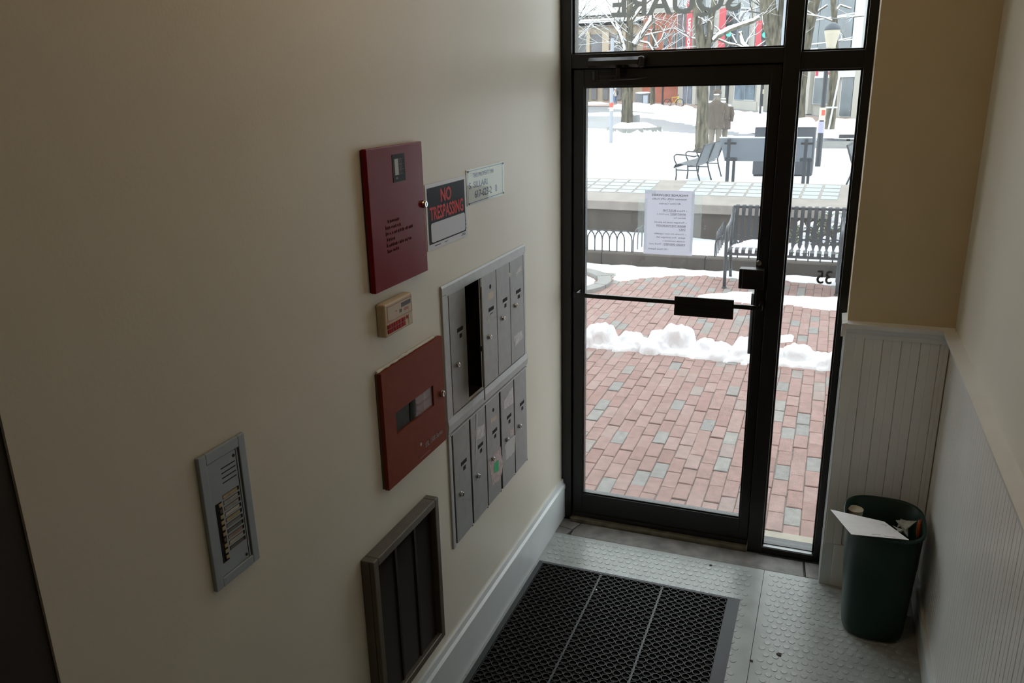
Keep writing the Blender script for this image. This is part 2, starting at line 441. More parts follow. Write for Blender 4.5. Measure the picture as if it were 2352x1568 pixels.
# ---------------------------------------------------------------- storefront frame, door and windows
FT = 3.2
fr = thing('trim_3', 'black metal storefront frame around door and side window', 'door frame', (0, 0, 0), kind='structure')
def bar(name, *a): return box(name, BLACK, fr, *a, bevel=.002)
bar('jamb', -.0, .052, .0, .11, -.012, FT); bar('jamb', 1.268, 1.302, .0, .11, -.012, FT)
bar('mullion', .962, 1.028, -.01, .11, -.012, FT)
bar('header', .052, .962, .0, .11, 2.272, 2.332); bar('header', 1.028, 1.268, .0, .11, 2.243, 2.312)
bar('head', .052, 1.268, .0, .11, FT - .06, FT)
bar('sill', 1.028, 1.268, -.005, .11, -.012, .022)
bar('door_stop', .052, .075, .064, .1, .01, 2.272); bar('door_stop', .075, .94, .064, .1, 2.245, 2.272); bar('door_stop', .94, .962, .064, .1, .01, 2.272)
def window(n, label, x0, x1, z0, z1, y=.045):
    wn = thing('window_%d' % n, label, 'window', (x0, y, z0), kind='structure')
    mb = MB(); e = .008
    mb.box(x0, x0 + e, y - .02, y + .02, z0, z1); mb.box(x1 - e, x1, y - .02, y + .02, z0, z1)
    mb.box(x0 + e, x1 - e, y - .02, y + .02, z0, z0 + e); mb.box(x0 + e, x1 - e, y - .02, y + .02, z1 - e, z1)
    mb.build('glazing_stop', BLACKG, wn)
    box('pane', GLASS, wn, x0 + .004, x1 - .004, y - .003, y + .003, z0 + .004, z1 - .004)
    return wn
w1 = window(1, 'wide transom window over the door with reversed SQUARE lettering', .052, .962, 2.332, FT - .06)
w2 = window(2, 'narrow transom window over the side light', 1.028, 1.268, 2.312, FT - .06)
w3 = window(3, 'tall narrow side window with reversed number 35', 1.028, 1.268, .022, 2.243)
box('sill_ledge', ALU, w3, 1.036, 1.26, .0, .04, .022, .026)
# lettering on the glass, reversed from inside
def glasspt(x, y, Y): return hit(x, y, 1, Y)
FROST = bpy.data.materials.new('frosted_vinyl'); FROST.use_nodes = True
_n = FROST.node_tree; _n.nodes.clear(); _o = _n.nodes.new('ShaderNodeOutputMaterial'); _t = _n.nodes.new('ShaderNodeBsdfTranslucent'); _t.inputs[0].default_value = (.115, .118, .11, 1); _n.links.new(_t.outputs[0], _o.inputs[0])
LY = .049
a = glasspt(1405, 33, LY); b = glasspt(1701, 28, LY)
e1 = glasspt(1440, 29, LY).z - 0; hgt = (glasspt(1440, 6, LY).z - e1) * 2.32
mb = MB(); print_lines(mb, [('SQUARE', 0, 0, b.x - a.x, hgt, -.026)], (b.x, LY, (a.z + b.z) / 2), (-1, 0, 0), (0, 0, 1))
mb.build('lettering', FROST, w1)
a = glasspt(1875, 650, LY); b = glasspt(1912, 622, LY)
mb = MB(); print_lines(mb, [('35', 0, 0, b.x - a.x, b.z - a.z, .02)], (b.x, LY, a.z), (-1, 0, 0), (0, 0, 1)); mb.build('lettering', INK, w3)

dr = thing('door_1', 'black framed glass entrance door with push bar', 'door', (.055, .02, .012), kind='structure')
DX0, DX1, DZ0, DZ1 = .056, .958, .012, 2.268
GX0, GX1, GZ0, GZ1 = .114, .908, .152, 2.186
Y0, Y1 = .018, .062
def dbox(name, *a, m=BLACK, **k): return box(name, m, dr, *a, **k)
dbox('stile', DX0, GX0 - .008, Y0, Y1, DZ0, DZ1, bevel=.002); dbox('stile', GX1 + .008, DX1, Y0, Y1, DZ0, DZ1, bevel=.002)
dbox('top_rail', GX0 - .008, GX1 + .008, Y0, Y1, GZ1 + .008, DZ1, bevel=.002)
dbox('bottom_rail', GX0 - .008, GX1 + .008, Y0, Y1, DZ0, GZ0 - .008, bevel=.002)
mb = MB()
for a in ((GX0 - .008, GX0, GZ0 - .008, GZ1 + .008), (GX1, GX1 + .008, GZ0 - .008, GZ1 + .008), (GX0, GX1, GZ0 - .008, GZ0), (GX0, GX1, GZ1, GZ1 + .008)):
    mb.box(a[0], a[1], Y0 + .008, Y1 - .004, a[2], a[3])
mb.build('gasket', BLACKG, dr)
dbox('pane', GX0 - .004, GX1 + .004, .037, .043, GZ0 - .004, GZ1 + .004, m=GLASS)
pb = MB().box(.085, .955, -.068, -.052, 1.232, 1.252).box(.085, .10, -.06, .02, 1.228, 1.256).box(.938, .955, -.06, .02, 1.228, 1.256).build('push_bar', BLACKG, dr, bevel=.003)
MB().box(.568, .832, -.078, -.066, 1.236, 1.274).box(.568, .832, -.078, -.066, 1.184, 1.222).box(.568, .832, -.074, -.066, 1.222, 1.236).build('push_plate', BLACKG, pb, bevel=.002)
lk = dbox('lock_box', .842, .95, -.035, .02, 1.318, 1.408, bevel=.003)
MB().lathe([(.011, -.045), (.011, -.03)], (.925, 0, 1.44), 12, 'y').build('lock_cylinder', CHROME, lk)
box('cover_seam', INKG, lk, .857, .8585, -.0356, -.03, 1.32, 1.406)
ph = MB().box(.893, .91, .062, .1, .985, 1.275).build('pull_handle', BLACKG, dr, bevel=.003)
dbox('door_sweep', DX0, DX1, .012, .018, .010, .035)

cl = thing('door_closer', 'black hydraulic door closer on the header above the door', 'door closer', (.13, 0, 2.29))
a = hit(1350, 140, 1, -.055); b = hit(1478, 138, 1, -.055); zt = hit(1400, 131, 1, -.055).z; zb = hit(1400, 156, 1, -.055).z
x0, x1 = a.x, b.x
MB().prism([(x0, 0, zt - .004), (x0, 0, zb + .003), (x0, -.04, zb), (x0, -.055, zb + .012), (x0, -.055, zt - .014), (x0, -.035, zt)], (x1 - x0 - .025, 0, 0)).build('closer_body', BLACKG, cl)
box('end_cap', BLACK, cl, x1 - .025, x1, -.057, 0, zb - .001, zt + .001, bevel=.008)
box('mount_screw', BLACKG, cl, x0 + .10, x0 + .125, -.03, -.01, zt, zt + .012)
MB().lathe([(.012, 0), (.012, -.05)], (x0 + .13, -.03, zb), 12).build('spindle', BLACK, cl)
a1 = hit(1368, 180, 1, -.11)
am = MB(); am.obox(((x0 + .13 + a1.x) / 2, -.07, zb - .035), ((a1.x - x0 - .13) / 2, -.04, 0), (.004, .011, 0), (0, 0, .004))
am.lathe([(.014, -.05), (.014, -.012)], (a1.x, -.11, zb), 12)
am.obox((a1.x + .07, -.055, zb - .05), (.085, .055, .003), (-.004, .009, 0), (0, 0, .0035))
am.tube([(a1.x + .05, -.075, zb - .05), (a1.x + .2, .015, zb - .042)], .005, 8)
am.build('closer_arm', BLACKG, cl)

# notice taped to the door glass
NY = .036
c = [glasspt(1482, 435, NY), glasspt(1596, 440, NY), glasspt(1589.5, 589, NY), glasspt(1477.5, 581, NY)]
nx0 = (c[0].x + c[3].x) / 2; nx1 = (c[1].x + c[2].x) / 2; nz0 = (c[2].z + c[3].z) / 2; nz1 = (c[0].z + c[1].z) / 2
no = thing('paper_notice', 'typed package delivery notice taped to the door glass, seen from behind', 'notice', (nx0, NY, nz0))
sheet_m = bpy.data.materials.new('thin_sheet'); sheet_m.use_nodes = True
nt = sheet_m.node_tree; nt.nodes.clear(); o_ = nt.nodes.new('ShaderNodeOutputMaterial'); df = nt.nodes.new('ShaderNodeBsdfDiffuse'); tl = nt.nodes.new('ShaderNodeBsdfTranslucent'); mxs = nt.nodes.new('ShaderNodeMixShader')
df.inputs[0].default_value = (.8, .8, .86, 1); tl.inputs[0].default_value = (.78, .78, .84, 1); mxs.inputs[0].default_value = .72
nt.links.new(df.outputs[0], mxs.inputs[1]); nt.links.new(tl.outputs[0], mxs.inputs[2]); nt.links.new(mxs.outputs[0], o_.inputs[0])
box('sheet', sheet_m, no, nx0, nx1, NY, NY + .0008, nz0, nz1)
W_, H_ = nx1 - nx0, nz1 - nz0
L = []
def nline(t, u0, u1, v, h, bold=0): L.append((t, u0 * W_, (1 - v) * H_, (u1 - u0) * W_, h * H_, bold))
nline('PACKAGE DELIVERIES', .135, .86, .088, .031, .012); nline('Attention USPS, UPS, FedEx', .15, .85, .143, .026, .006); nline('&', .485, .505, .17, .014); nline('All Other Carriers', .27, .705, .213, .026, .006)
UL = []
def ul(u0, u1, v): UL.append((u0 * W_, u1 * W_, (1 - v) * H_))
nline('•', .135, .155, .322, .02); nline('Please', .185, .345, .318, .025); nline('BUZZ THE', .365, .62, .318, .027, .012); ul(.365, .62, .326)
nline('APARTMENT', .155, .475, .373, .027, .012); ul(.155, .475, .381); nline('you have a', .50, .745, .373, .025); nline('delivery for.', .155, .415, .428, .025)
nline('•', .135, .155, .505, .02); nline('Packages must be placed', .185, .785, .5, .025); nline('INSIDE THE MAILROOM', .155, .745, .555, .027, .012); ul(.155, .745, .563); nline('ONLY', .155, .29, .61, .027, .012); ul(.155, .29, .618)
nline('•', .135, .155, .685, .02); nline('Outside this door is', .185, .62, .68, .025); nline('public', .635, .79, .68, .025, .012); nline('space.', .155, .30, .735, .025, .012); nline('Any packages left', .33, .74, .735, .025)
nline('outside constitute a', .155, .61, .79, .025); nline('FAILED DELIVERY.', .155, .60, .845, .027, .012); ul(.155, .60, .853); nline('Thank you!', .63, .885, .845, .025); nline('~35 Davis Square', .48, .9, .925, .025, .006)
mb = MB(); print_lines(mb, L, (nx1, NY - .0006, nz0), (-1, 0, 0), (0, 0, 1))
for u0, u1, v in UL: mb.poly([(nx1 - u0, NY - .0006, nz0 + v), (nx1 - u1, NY - .0006, nz0 + v), (nx1 - u1, NY - .0006, nz0 + v + .0008), (nx1 - u0, NY - .0006, nz0 + v + .0008)])
mb.build('print', INKG, no, kind='stuff')
TAPE = glass_mat('clear_tape', .06, .05)
for a in ((nx0 - .03, nx0 + .012, nz0 + .02, nz1 - .04), (nx1 - .012, nx1 + .035, nz0 + .02, nz1 - .01), (nx0 - .02, nx0 + .05, nz1 - .015, nz1 + .02)):
    box('tape', TAPE, no, a[0], a[1], NY - .0018, NY - .001, a[2], a[3])

# ---------------------------------------------------------------- things on the left wall
def lock(parent, x, y, z, r=.0095, m=CHROME):
    l = MB().lathe([(r * 1.15, x), (r * 1.15, x + .004), (r, x + .007), (r, x + .011), (r * .8, x + .012)], (0, y, z), 14, 'x').build('lock', m, parent, smooth=False)
    MB().box(x + .0121, x + .0128, y - r * .14, y + r * .14, z - r * .5, z + r * .5).build('keyhole', DARK, l)
    return l
# red alarm cabinet
t = .021
y0, y1, z0, z1 = wallrect(t, (840, 344), (968, 323.5), (863, 676.5), (984, 621))
rc = thing('alarm_cabinet', 'tall glossy dark red metal alarm cabinet with handwritten notes', 'alarm cabinet', (0, y0, z0))
box('back_box', mat('dark_red_edge', (.03, .012, .012), .6), rc, 0, .004, y0 + .003, y1 - .003, z0 + .003, z1 - .003)
rdoor = box('cabinet_door', REDP, rc, .0042, t, y0, y1, z0, z1, bevel=.003)
lock(rdoor, t, y1 - .012, hit(967, 470, 0, t).z, .0105)
ly0, ly1, lz0, lz1 = wallrect(t, (899, 356), (928, 351), (904, 420), (931, 413))
lb = box('label_plate', mat('label_black', (.012, .014, .014), .5, spec=.12), rdoor, t, t + .001, ly0, ly1, lz0, lz1)
hw = ly1 - ly0; hh = lz1 - lz0
mb = MB(); X = t + .0014
def wq(mb, X, y0, y1, z0, z1): return mb.poly([(X, y0, z0), (X, y1, z0), (X, y1, z1), (X, y0, z1)])
wq(mb, X, ly0 + hw * .16, ly0 + hw * .46, lz0 + hh * .25, lz0 + hh * .84); mb.build('label_print', mat('label_grey', (.42, .45, .44), .5), rdoor)
mb = MB()
for k in range(4): wq(mb, X, ly0 + hw * .48, ly0 + hw * .93, lz0 + hh * (.26 + .185 * k), lz0 + hh * (.27 + .185 * k))
for k in range(9): wq(mb, X, ly0 + hw * .52, ly0 + hw * (.72 + .15 * rnd.random()), lz0 + hh * (.3 + .06 * k), lz0 + hh * (.315 + .06 * k))
mb.blob((X, ly0 + hw * .28, lz0 + hh * .14), .0003, hw * .1, hh * .05, 0); mb.build('label_print', INKG, rdoor)
mb = MB()                                     # handwriting: rows of pen strokes
hy0, hy1, hz0, hz1 = wallrect(t, (886, 500), (958, 485), (886, 585), (958, 565))
for row, (n, off) in enumerate(((7, .15), (8, 0), (14, 0), (5, .05), (14, .02), (7, .05))):
    yy = hy0 + off * .1; zz = hz1 - (hz1 - hz0) * (row + .6) / 6.2
    for k in range(n):
        w_ = .0075 + .003 * rnd.random(); pts = []
        for q in range(5): pts.append((t + .0004, yy + w_ * q / 5, zz + (.0045 if q % 2 else -.004) * (.5 + rnd.random() * .8) + (.004 if k == 0 and q == 1 else 0)))
        mb.tube(pts, .00042, 4); yy += w_ + (.004 if rnd.random() < .3 else .0008)
mb.build('handwriting', mat('marker_ink', (.07, .009, .014), .5), rdoor)

# no trespassing sign
y0, y1, z0, z1 = wallrect(.002, (975, 427), (1067, 401), (984, 578), (1076, 539))
ns = thing('warning_sign', 'black and red NO TRESPASSING sign in a white border on the left wall', 'sign', (0, y0, z0))
box('sheet', mat('sign_white', (.56, .56, .60), .35), ns, .0004, .002, y0, y1, z0, z1)
w_, h_ = y1 - y0, z1 - z0
X = .0024
BLKG = mat('sign_black', (.014, .017, .02), .35, spec=.04)
mb = MB(); wq(mb, X, y0 + w_ * .035, y0 + w_ * .955, z0 + h_ * .085, z0 + h_ * .94); mb.build('black_field', BLKG, ns)
pts = []
for cx, cy, a0 in ((.91, .36, 0), (.12, .36, 90), (.12, .15, 180), (.91, .15, 270)):
    for k in range(4): pts.append((X + .0004, y0 + w_ * cx + .009 * math.cos(R(a0 + 30 * k)), z0 + h_ * cy + .009 * math.sin(R(a0 + 30 * k))))
MB().poly(pts).build('blank_panel', mat('sign_blank', (.48, .48, .53), .35), ns)
mb = MB(); print_lines(mb, [('NO', .35 * w_, .69 * h_, .25 * w_, .20 * h_, .045), ('TRESPASSING', .08 * w_, .445 * h_, .82 * w_, .20 * h_, .04)], (X + .0004, y0, z0), (0, 1, 0), (0, 0, 1))
mb.build('lettering', mat('sign_red', (.6, .045, .045), .5, spec=.2), ns)
mb = MB()
for k in range(9): wq(mb, X, y0 + w_ * .93, y0 + w_ * .975, z0 + h_ * (.13 + .02 * k), z0 + h_ * (.13 + .02 * k + .004 + .008 * (k % 3 == 0)))
wq(mb, X, y0 + w_ * .85, y0 + w_ * .94, z0 + h_ * .055, z0 + h_ * .065); wq(mb, X, y0 + w_ * .83, y0 + w_ * .94, z0 + h_ * .035, z0 + h_ * .045)
wq(mb, X, y0 + w_ * .16, y0 + w_ * .3, z0 + h_ * .04, z0 + h_ * .052); wq(mb, X, y0 + w_ * .4, y0 + w_ * .48, z0 + h_ * .04, z0 + h_ * .05)
mb.build('small_print', INK, ns, kind='stuff')
# property sign
y0, y1, z0, z1 = wallrect(.004, (1070.5, 391), (1157, 369), (1075.5, 475), (1158, 446))
ps = thing('property_sign', 'clear glossy plastic sign with blue property telephone lettering', 'sign', (0, y0, z0))
w_, h_ = y1 - y0, z1 - z0
box('back_sheet', mat('sign_cream', (.52, .49, .40), .4), ps, .0004, .0016, y0 + .001, y1 - .001, z0 + .001, z1 - .001)
mb = MB(); X = .002
print_lines(mb, [('THIS PROPERTY MA', .16 * w_, .74 * h_, .56 * w_, .12 * h_, .018), ('S. SILLARI', .06 * w_, .46 * h_, .48 * w_, .17 * h_, .018), ('617-623-2   0', .2 * w_, .17 * h_, .6 * w_, .2 * h_, .022)], (X, y0, z0), (0, 1, 0), (0, 0, 1))
for a in ((.03, .97, .05, .07), (.03, .97, .93, .945), (.03, .038, .05, .945), (.962, .97, .05, .945)): wq(mb, X, y0 + w_ * a[0], y0 + w_ * a[1], z0 + h_ * a[2], z0 + h_ * a[3])
mb.build('lettering', BLUEINK, ps)
box('cover_plate', PLASTG, ps, .0026, .005, y0, y1, z0, z1)
for a in (.03, .97):
    for b in (.06, .94): MB().lathe([(.004, .005), (.003, .007)], (0, y0 + w_ * a, z0 + h_ * b), 10, 'x').build('screw', IRON, ps)
# keypad
t = .03
y0, y1, z0, z1 = wallrect(t, (885, 699), (948, 670), (885, 777), (948, 745))
kp = thing('alarm_keypad', 'small beige alarm keypad with red buttons below the red cabinet', 'keypad', (0, y0, z0))
hs = box('housing', BEIGE, kp, 0, t, y0, y1, z0, z1, bevel=.005)
w_, h_ = y1 - y0, z1 - z0
X = t + .0006
fp = box('face_plate', BEIGEF, kp, t, X, y0 + w_ * .07, y0 + w_ * .97, z0 + h_ * .42, z0 + h_ * .92)
mb = MB(); e = .0012
for a in ((.08, .96, .44, .45), (.08, .96, .885, .895), (.08, .09, .44, .895), (.95, .96, .44, .895)): wq(mb, X + .0003, y0 + w_ * a[0], y0 + w_ * a[1], z0 + h_ * a[2], z0 + h_ * a[3])
wq(mb, X + .0003, y0 + w_ * .36, y0 + w_ * .42, z0 + h_ * .655, z0 + h_ * .675); wq(mb, X + .0003, y0 + w_ * .66, y0 + w_ * .82, z0 + h_ * .61, z0 + h_ * .63); wq(mb, X + .0003, y0 + w_ * .66, y0 + w_ * .84, z0 + h_ * .565, z0 + h_ * .585)
wq(mb, X + .0003, y0 + w_ * .1, y0 + w_ * .2, z0 + h_ * .47, z0 + h_ * .48)
mb.build('face_print', REDB, fp)
box('display', mat('lcd', (.10, .11, .14), .15), kp, t, t + .0012, y0 + w_ * .58, y0 + w_ * .92, z0 + h_ * .70, z0 + h_ * .83)
mb = MB()
for k in range(4): mb.box(t, t + .0011, y0 + w_ * .5, y0 + w_ * .59, z0 + h_ * (.565 + .025 * k), z0 + h_ * (.575 + .025 * k))
mb.build('speaker_slots', DARK, kp, kind='stuff')
for r_ in range(2):
    yy = .05
    for k, ww in enumerate((.06, .085, .085, .085, .085, .12, .12)):
        box('button', REDB, kp, t, t + .003, y0 + w_ * (yy + .006), y0 + w_ * (yy + ww - .008), z0 + h_ * (.245 - .145 * r_), z0 + h_ * (.365 - .145 * r_), bevel=.001)
        yy += ww
box('button', REDB, kp, t, t + .002, y0 + w_ * .74, y0 + w_ * .79, z0 + h_ * .27, z0 + h_ * .36)
box('button_cover', BEIGEF, kp, t, t + .001, y0 + w_ * .82, y0 + w_ * .96, z0 + h_ * .08, z0 + h_ * .39)
# rust red fire panel
t = .02
y0, y1, z0, z1 = wallrect(t, (876, 856), (1015, 774), (893, 1121), (1026, 1014))
fp = thing('fire_panel', 'rust red fire alarm panel with small window and white lettering', 'fire panel', (0, y0, z0))
box('back_box', mat('panel_edge', (.10, .09, .075), .7), fp, 0, .005, y0 - .004, y1 + .003, z0 + .004, z1 - .002)
wy0, wy1, wz0, wz1 = wallrect(t, (909, 945), (995, 887), (911.5, 994), (997, 935))
mb = MB(); mb.box(.0052, t, y0, wy0, z0, z1); mb.box(.0052, t, wy1, y1, z0, z1); mb.box(.0052, t, wy0, wy1, z0, wz0); mb.box(.0052, t, wy0, wy1, wz1, z1)
pd = mb.build('panel_door', BROWN, fp)
box('inner_board', mat('board_grey', (.04, .042, .045), .6, var=.5, scale=30), fp, .0053, .008, wy0, wy1, wz0, wz1)
box('module', DARK, fp, .008, .010, wy0 + (wy1 - wy0) * .42, wy0 + (wy1 - wy0) * .80, wz0, wz1)
fm = MB(); pts = [(.004 + .002 * rnd.random(), y0 + (y1 - y0) * k / 24, z1 + .003 + .002 * rnd.random()) for k in range(23)]
fm.tube(pts, [.003 + .002 * rnd.random() for _ in pts], 6).build('plaster_edge', mat('plaster', (.66, .64, .58), .8), fp)
box('viewing_window', glass_mat('panel_glass', 0, .08), pd, .0145, .0165, wy0, wy1, wz0, wz1)
lock(pd, t, hit(1013, 903, 0, t).y, hit(1013, 903, 0, t).z, .0105)
p = hit(978, 1027, 0, t); q = hit(1016, 994, 0, t)
mb = MB(); print_lines(mb, [('ESL 1500 Series', 0, 0, q.y - p.y, .017, .01)], (t + .0006, p.y, p.z), (0, 1, 0), (0, 0, 1))
mb.build('lettering', mat('pale_print', (.42, .38, .36), .6), pd); mb = MB()
mb.lathe([(.006, t), (.006, t + .0006)], (0, hit(967, 1020, 0, t).y, hit(967, 1020, 0, t).z), 12, 'x')
mb.build('logo_mark', MATS['pale_print'], pd); mb = MB()
wq(mb, t + .0006, p.y - .04, p.y + .03, p.z - .022, p.z - .021); mb.build('printed_line', MATS['pale_print'], pd)

# mailboxes, two banks of five
def mailbox_door(root, y0, y1, z0, z1, s):
    d = box('mailbox_door', ALUD, root, .003, .008, y0, y1, z0, z1, bevel=.001)
    w_ = y1 - y0
    sl = box('name_slot', DARK, d, .008, .0085, y0 + w_ * (s + .0), y0 + w_ * (s + .36), z0 + (z1 - z0) * .655, z0 + (z1 - z0) * .69)
    box('slot_rim', ALU, d, .008, .009, y0 + w_ * s, y0 + w_ * (s + .36), z0 + (z1 - z0) * .648, z0 + (z1 - z0) * .656)
    box('peep_slot', DARK, d, .008, .0085, y0 + w_ * (s + .13), y0 + w_ * (s + .28), z0 + (z1 - z0) * .60, z0 + (z1 - z0) * .635)
    return d
def locked(d, y0, y1, z0, z1, fz=.46, fy=.3): return lock(d, .008, y0 + (y1 - y0) * fy, z0 + (z1 - z0) * fz, .0085)
FY0, FY1 = -1.318, -.515
ub = thing('mailbox_bank', 'upper bank of five brushed steel mailboxes with one door ajar', 'mailboxes', (0, FY0, 1.03), group='wall mailboxes')
lbk = thing('mailbox_bank', 'lower bank of five brushed steel mailboxes with torn stickers', 'mailboxes', (0, FY0, .568), group='wall mailboxes')
def frame_bar(root, pts, name='frame'): return MB().prism(pts, (0, 0, 0)).build(name, ALU, root)
mb = MB()
mb.prism([(0, FY0, 1.567), (.004, FY0, 1.567), (.008, FY0, 1.560), (.008, FY0, 1.534), (0, FY0, 1.53)], (0, FY1 - FY0, 0))
mb.build('frame_top', ALU, ub)
MB().box(0, .0075, FY0 + .03, FY1 - .025, 1.526, 1.534).build('frame_lip', ALU, ub)
box('frame_side', ALU, ub, 0, .007, FY0, FY0 + .045, 1.03, 1.532, bevel=.002); box('frame_side', ALU, ub, 0, .006, FY1 - .02, FY1, 1.06, 1.532, bevel=.002)
MB().prism([(0, FY0 - .001, 1.085), (.008, FY0 - .001, 1.085), (.012, FY0 - .001, 1.06), (.0085, FY0 - .001, 1.032), (0, FY0 - .001, 1.029)], (0, FY1 - FY0 + .002, 0)).build('frame_rail', ALU, ub)
UD = [(-1.270, -1.136), (-1.134, -.996), (-.986, -.846), (-.841, -.702), (-.697, -.545)]
uz0, uz1 = 1.09, 1.527
udoors = {}
for k, (a, b) in enumerate(UD):
    if k == 1: continue
    d = mailbox_door(ub, a, b, uz0, uz1, (.42, 0, .42, .42, .42)[k]); udoors[k] = d
    locked(d, a, b, uz0, uz1, (.40, 0, .44, .52, .56)[k], (.3, 0, .36, .36, .3)[k])
box('inner_face', DARK, ub, 0, .0028, UD[2][0], UD[4][1], uz0, uz1)
# open compartment: walls inside the hole
mb = MB(); xb = -.24
mb.box(xb, 0, HY0, HY0 + .002, HZ0, HZ1); mb.box(xb, 0, HY1 - .002, HY1, HZ0, HZ1); mb.box(xb, 0, HY0 + .002, HY1 - .002, HZ0, HZ0 + .002); mb.box(xb, 0, HY0 + .002, HY1 - .002, HZ1 - .002, HZ1); mb.box(xb - .002, xb, HY0, HY1, HZ0, HZ1)
mb.build('open_compartment', mat('dark_steel', (.02, .02, .021), .7), ub)
hx, hyy = .008, -.992                         # the door left ajar, hinged at its right edge
dv = Vector((CAM.x - hx, CAM.y - hyy, 0)).normalized(); nv = Vector((-dv.y, dv.x, 0)); ctr = Vector((hx, hyy, (1.092 + 1.525) / 2)) + dv * .068
od = MB().obox(ctr, dv * .066, nv * .0022, Vector((0, 0, .216))).build('mailbox_door', ALUD, ub)
ctr2 = ctr + dv * .05 + nv * -.007 + Vector((0, 0, -.02))
MB().obox(ctr2, dv * .007, nv * .005, Vector((0, 0, .008))).build('lock', IRON, od)
STK = mat('torn_sticker', (.56, .54, .54), .7, var=.2, scale=60); PNK = mat('torn_pink_sticker', (.50, .40, .39), .75, var=.25, scale=80)
def sticker(d, px_pts, m=STK, X=.0086, name='sticker', rag=.0022):
    q = [hit(a, b, 0, X) for a, b in px_pts]; pts = []
    for i in range(len(q)):                   # torn edge
        e_ = q[(i + 1) % len(q)] - q[i]
        for k in range(5): pts.append(q[i] + e_ * (k / 5) + (Vector((0, rnd.gauss(0, rag), rnd.gauss(0, rag))) if k else Vector()))
    return MB().poly(pts).build(name, m, d)
sticker(udoors[4], [(1180, 773), (1199, 757), (1201, 775), (1183, 797)]); sticker(udoors[4], [(1184, 625), (1198, 610), (1198, 620), (1186, 635)])
sticker(udoors[3], [(1169, 627), (1172.5, 626), (1172.5, 636), (1169.5, 637)]); sticker(udoors[2], [(1121, 674), (1132, 667), (1133, 682), (1121, 690)], BEIGEF)
sticker(udoors[2], [(1119, 728), (1135, 718), (1134, 730), (1120, 738)], mat('adhesive_residue', (.42, .42, .42), .6))
MB().lathe([(.009, .008), (.009, .0088)], (0, hit(1126, 658, 0, .008).y, hit(1126, 658, 0, .008).z), 14, 'x').build('round_hole', DARK, udoors[2])
# lower bank
LD = [(-1.286, -1.146), (-1.131, -.993), (-.983, -.848), (-.829, -.686), (-.675, -.530)]
lz0, lz1 = .576, 1.018
box('frame_side', ALU, lbk, 0, .007, FY0, FY0 + .022, .568, 1.028, bevel=.002)
box('frame_lip', ALU, lbk, 0, .009, FY0 + .01, FY1 - .005, 1.0185, 1.0245)
box('inner_face', DARK, lbk, 0, .0028, LD[0][0] - .012, LD[4][1], lz0, lz1)
ld = []
for k, (a, b) in enumerate(LD):
    d = mailbox_door(lbk, a, b, lz0, lz1, (.40, .42, .42, .42, .42)[k]); ld.append(d)
    locked(d, a, b, lz0, lz1, (.42, .42, .43, .47, .47)[k], (.3, .3, .33, .33, .3)[k])
    MB().tube([(.004, b + .004, lz0 - .006), (.004, b + .004, lz0 + .004)], .003, 6).build('hinge_pin', IRON, lbk)
sticker(ld[1], [(1090, 990), (1112, 972), (1113, 1000), (1092, 1012)]); sticker(ld[1], [(1094, 950), (1098, 948), (1094, 1052), (1092, 1060)], mat('tape_residue', (.45, .45, .44), .5), .0092, 'tape', .0004)
sticker(ld[2], [(1127, 965), (1140, 950), (1141, 962), (1128, 974)], BEIGEF); sticker(ld[2], [(1122, 1063), (1150, 1025), (1155, 1070), (1150, 1100), (1132, 1116), (1127, 1085)], PNK)
sticker(ld[2], [(1135, 1064), (1145, 1055), (1145, 1080), (1135, 1087)], mat('green_sticker', (.02, .42, .17), .6), .0092, 'sticker', .0005)
sticker(ld[3], [(1157, 920), (1178, 888), (1180, 925), (1158, 940)]); sticker(ld[3], [(1160, 1022), (1184, 998), (1182, 1038), (1162, 1056)], mat('pale_sticker', (.52, .51, .50), .7))
sticker(ld[3], [(1171, 990), (1180, 980), (1182, 995), (1172, 1003)], PNK)
MB().lathe([(.008, .008), (.008, .0088)], (0, hit(1133, 941, 0, .008).y, hit(1133, 941, 0, .008).z), 14, 'x').build('round_hole', DARK, ld[2])

# intercom
t = .010
y0, y1, z0, z1 = wallrect(t, (452, 1058), (557, 992), (503, 1359), (601, 1278))
ic = thing('intercom_panel', 'aluminium apartment intercom panel with name cards and buzzer buttons', 'intercom', (0, y0, z0))
ICF = mat('intercom_aluminium', (.36, .40, .43), .42, metal=.5, var=.04)
w_, h_ = y1 - y0, z1 - z0
fw = .022
for a, b, c_, d_ in ((y0, y0 + fw, z0, z1), (y1 - fw, y1, z0, z1), (y0 + fw, y1 - fw, z1 - fw - .004, z1), (y0 + fw, y1 - fw, z0, z0 + fw)):
    box('frame_bar', ICF, ic, 0, t, a, b, c_, d_, bevel=.002)
iy0, iy1, iz0, iz1 = y0 + fw + .001, y1 - fw - .003, z0 + fw + .001, z1 - fw - .006
box('face_plate', ICF, ic, 0, .006, iy0, iy1, iz0, iz1)
iw, ih = iy1 - iy0, iz1 - iz0
mb = MB()
for k in range(4): mb.box(.006, .0065, iy0 + iw * .42, iy0 + iw * .88, iz0 + ih * (.90 - .042 * k), iz0 + ih * (.908 - .042 * k))
mb.build('speaker_slots', DARK, ic, kind='stuff')
box('button_recess', DARK, ic, .006, .0066, iy0 + iw * .10, iy0 + iw * .30, iz0 + ih * .11, iz0 + ih * .64)
CARDS = [(.42, .35, .2), (.35, .36, .35), (.3, .31, .28), (.55, .52, .48), (.38, .32, .18), (.2, .21, .2), (.12, .13, .12), (.28, .2, .16), (.4, .38, .33), (.1, .1, .09)]
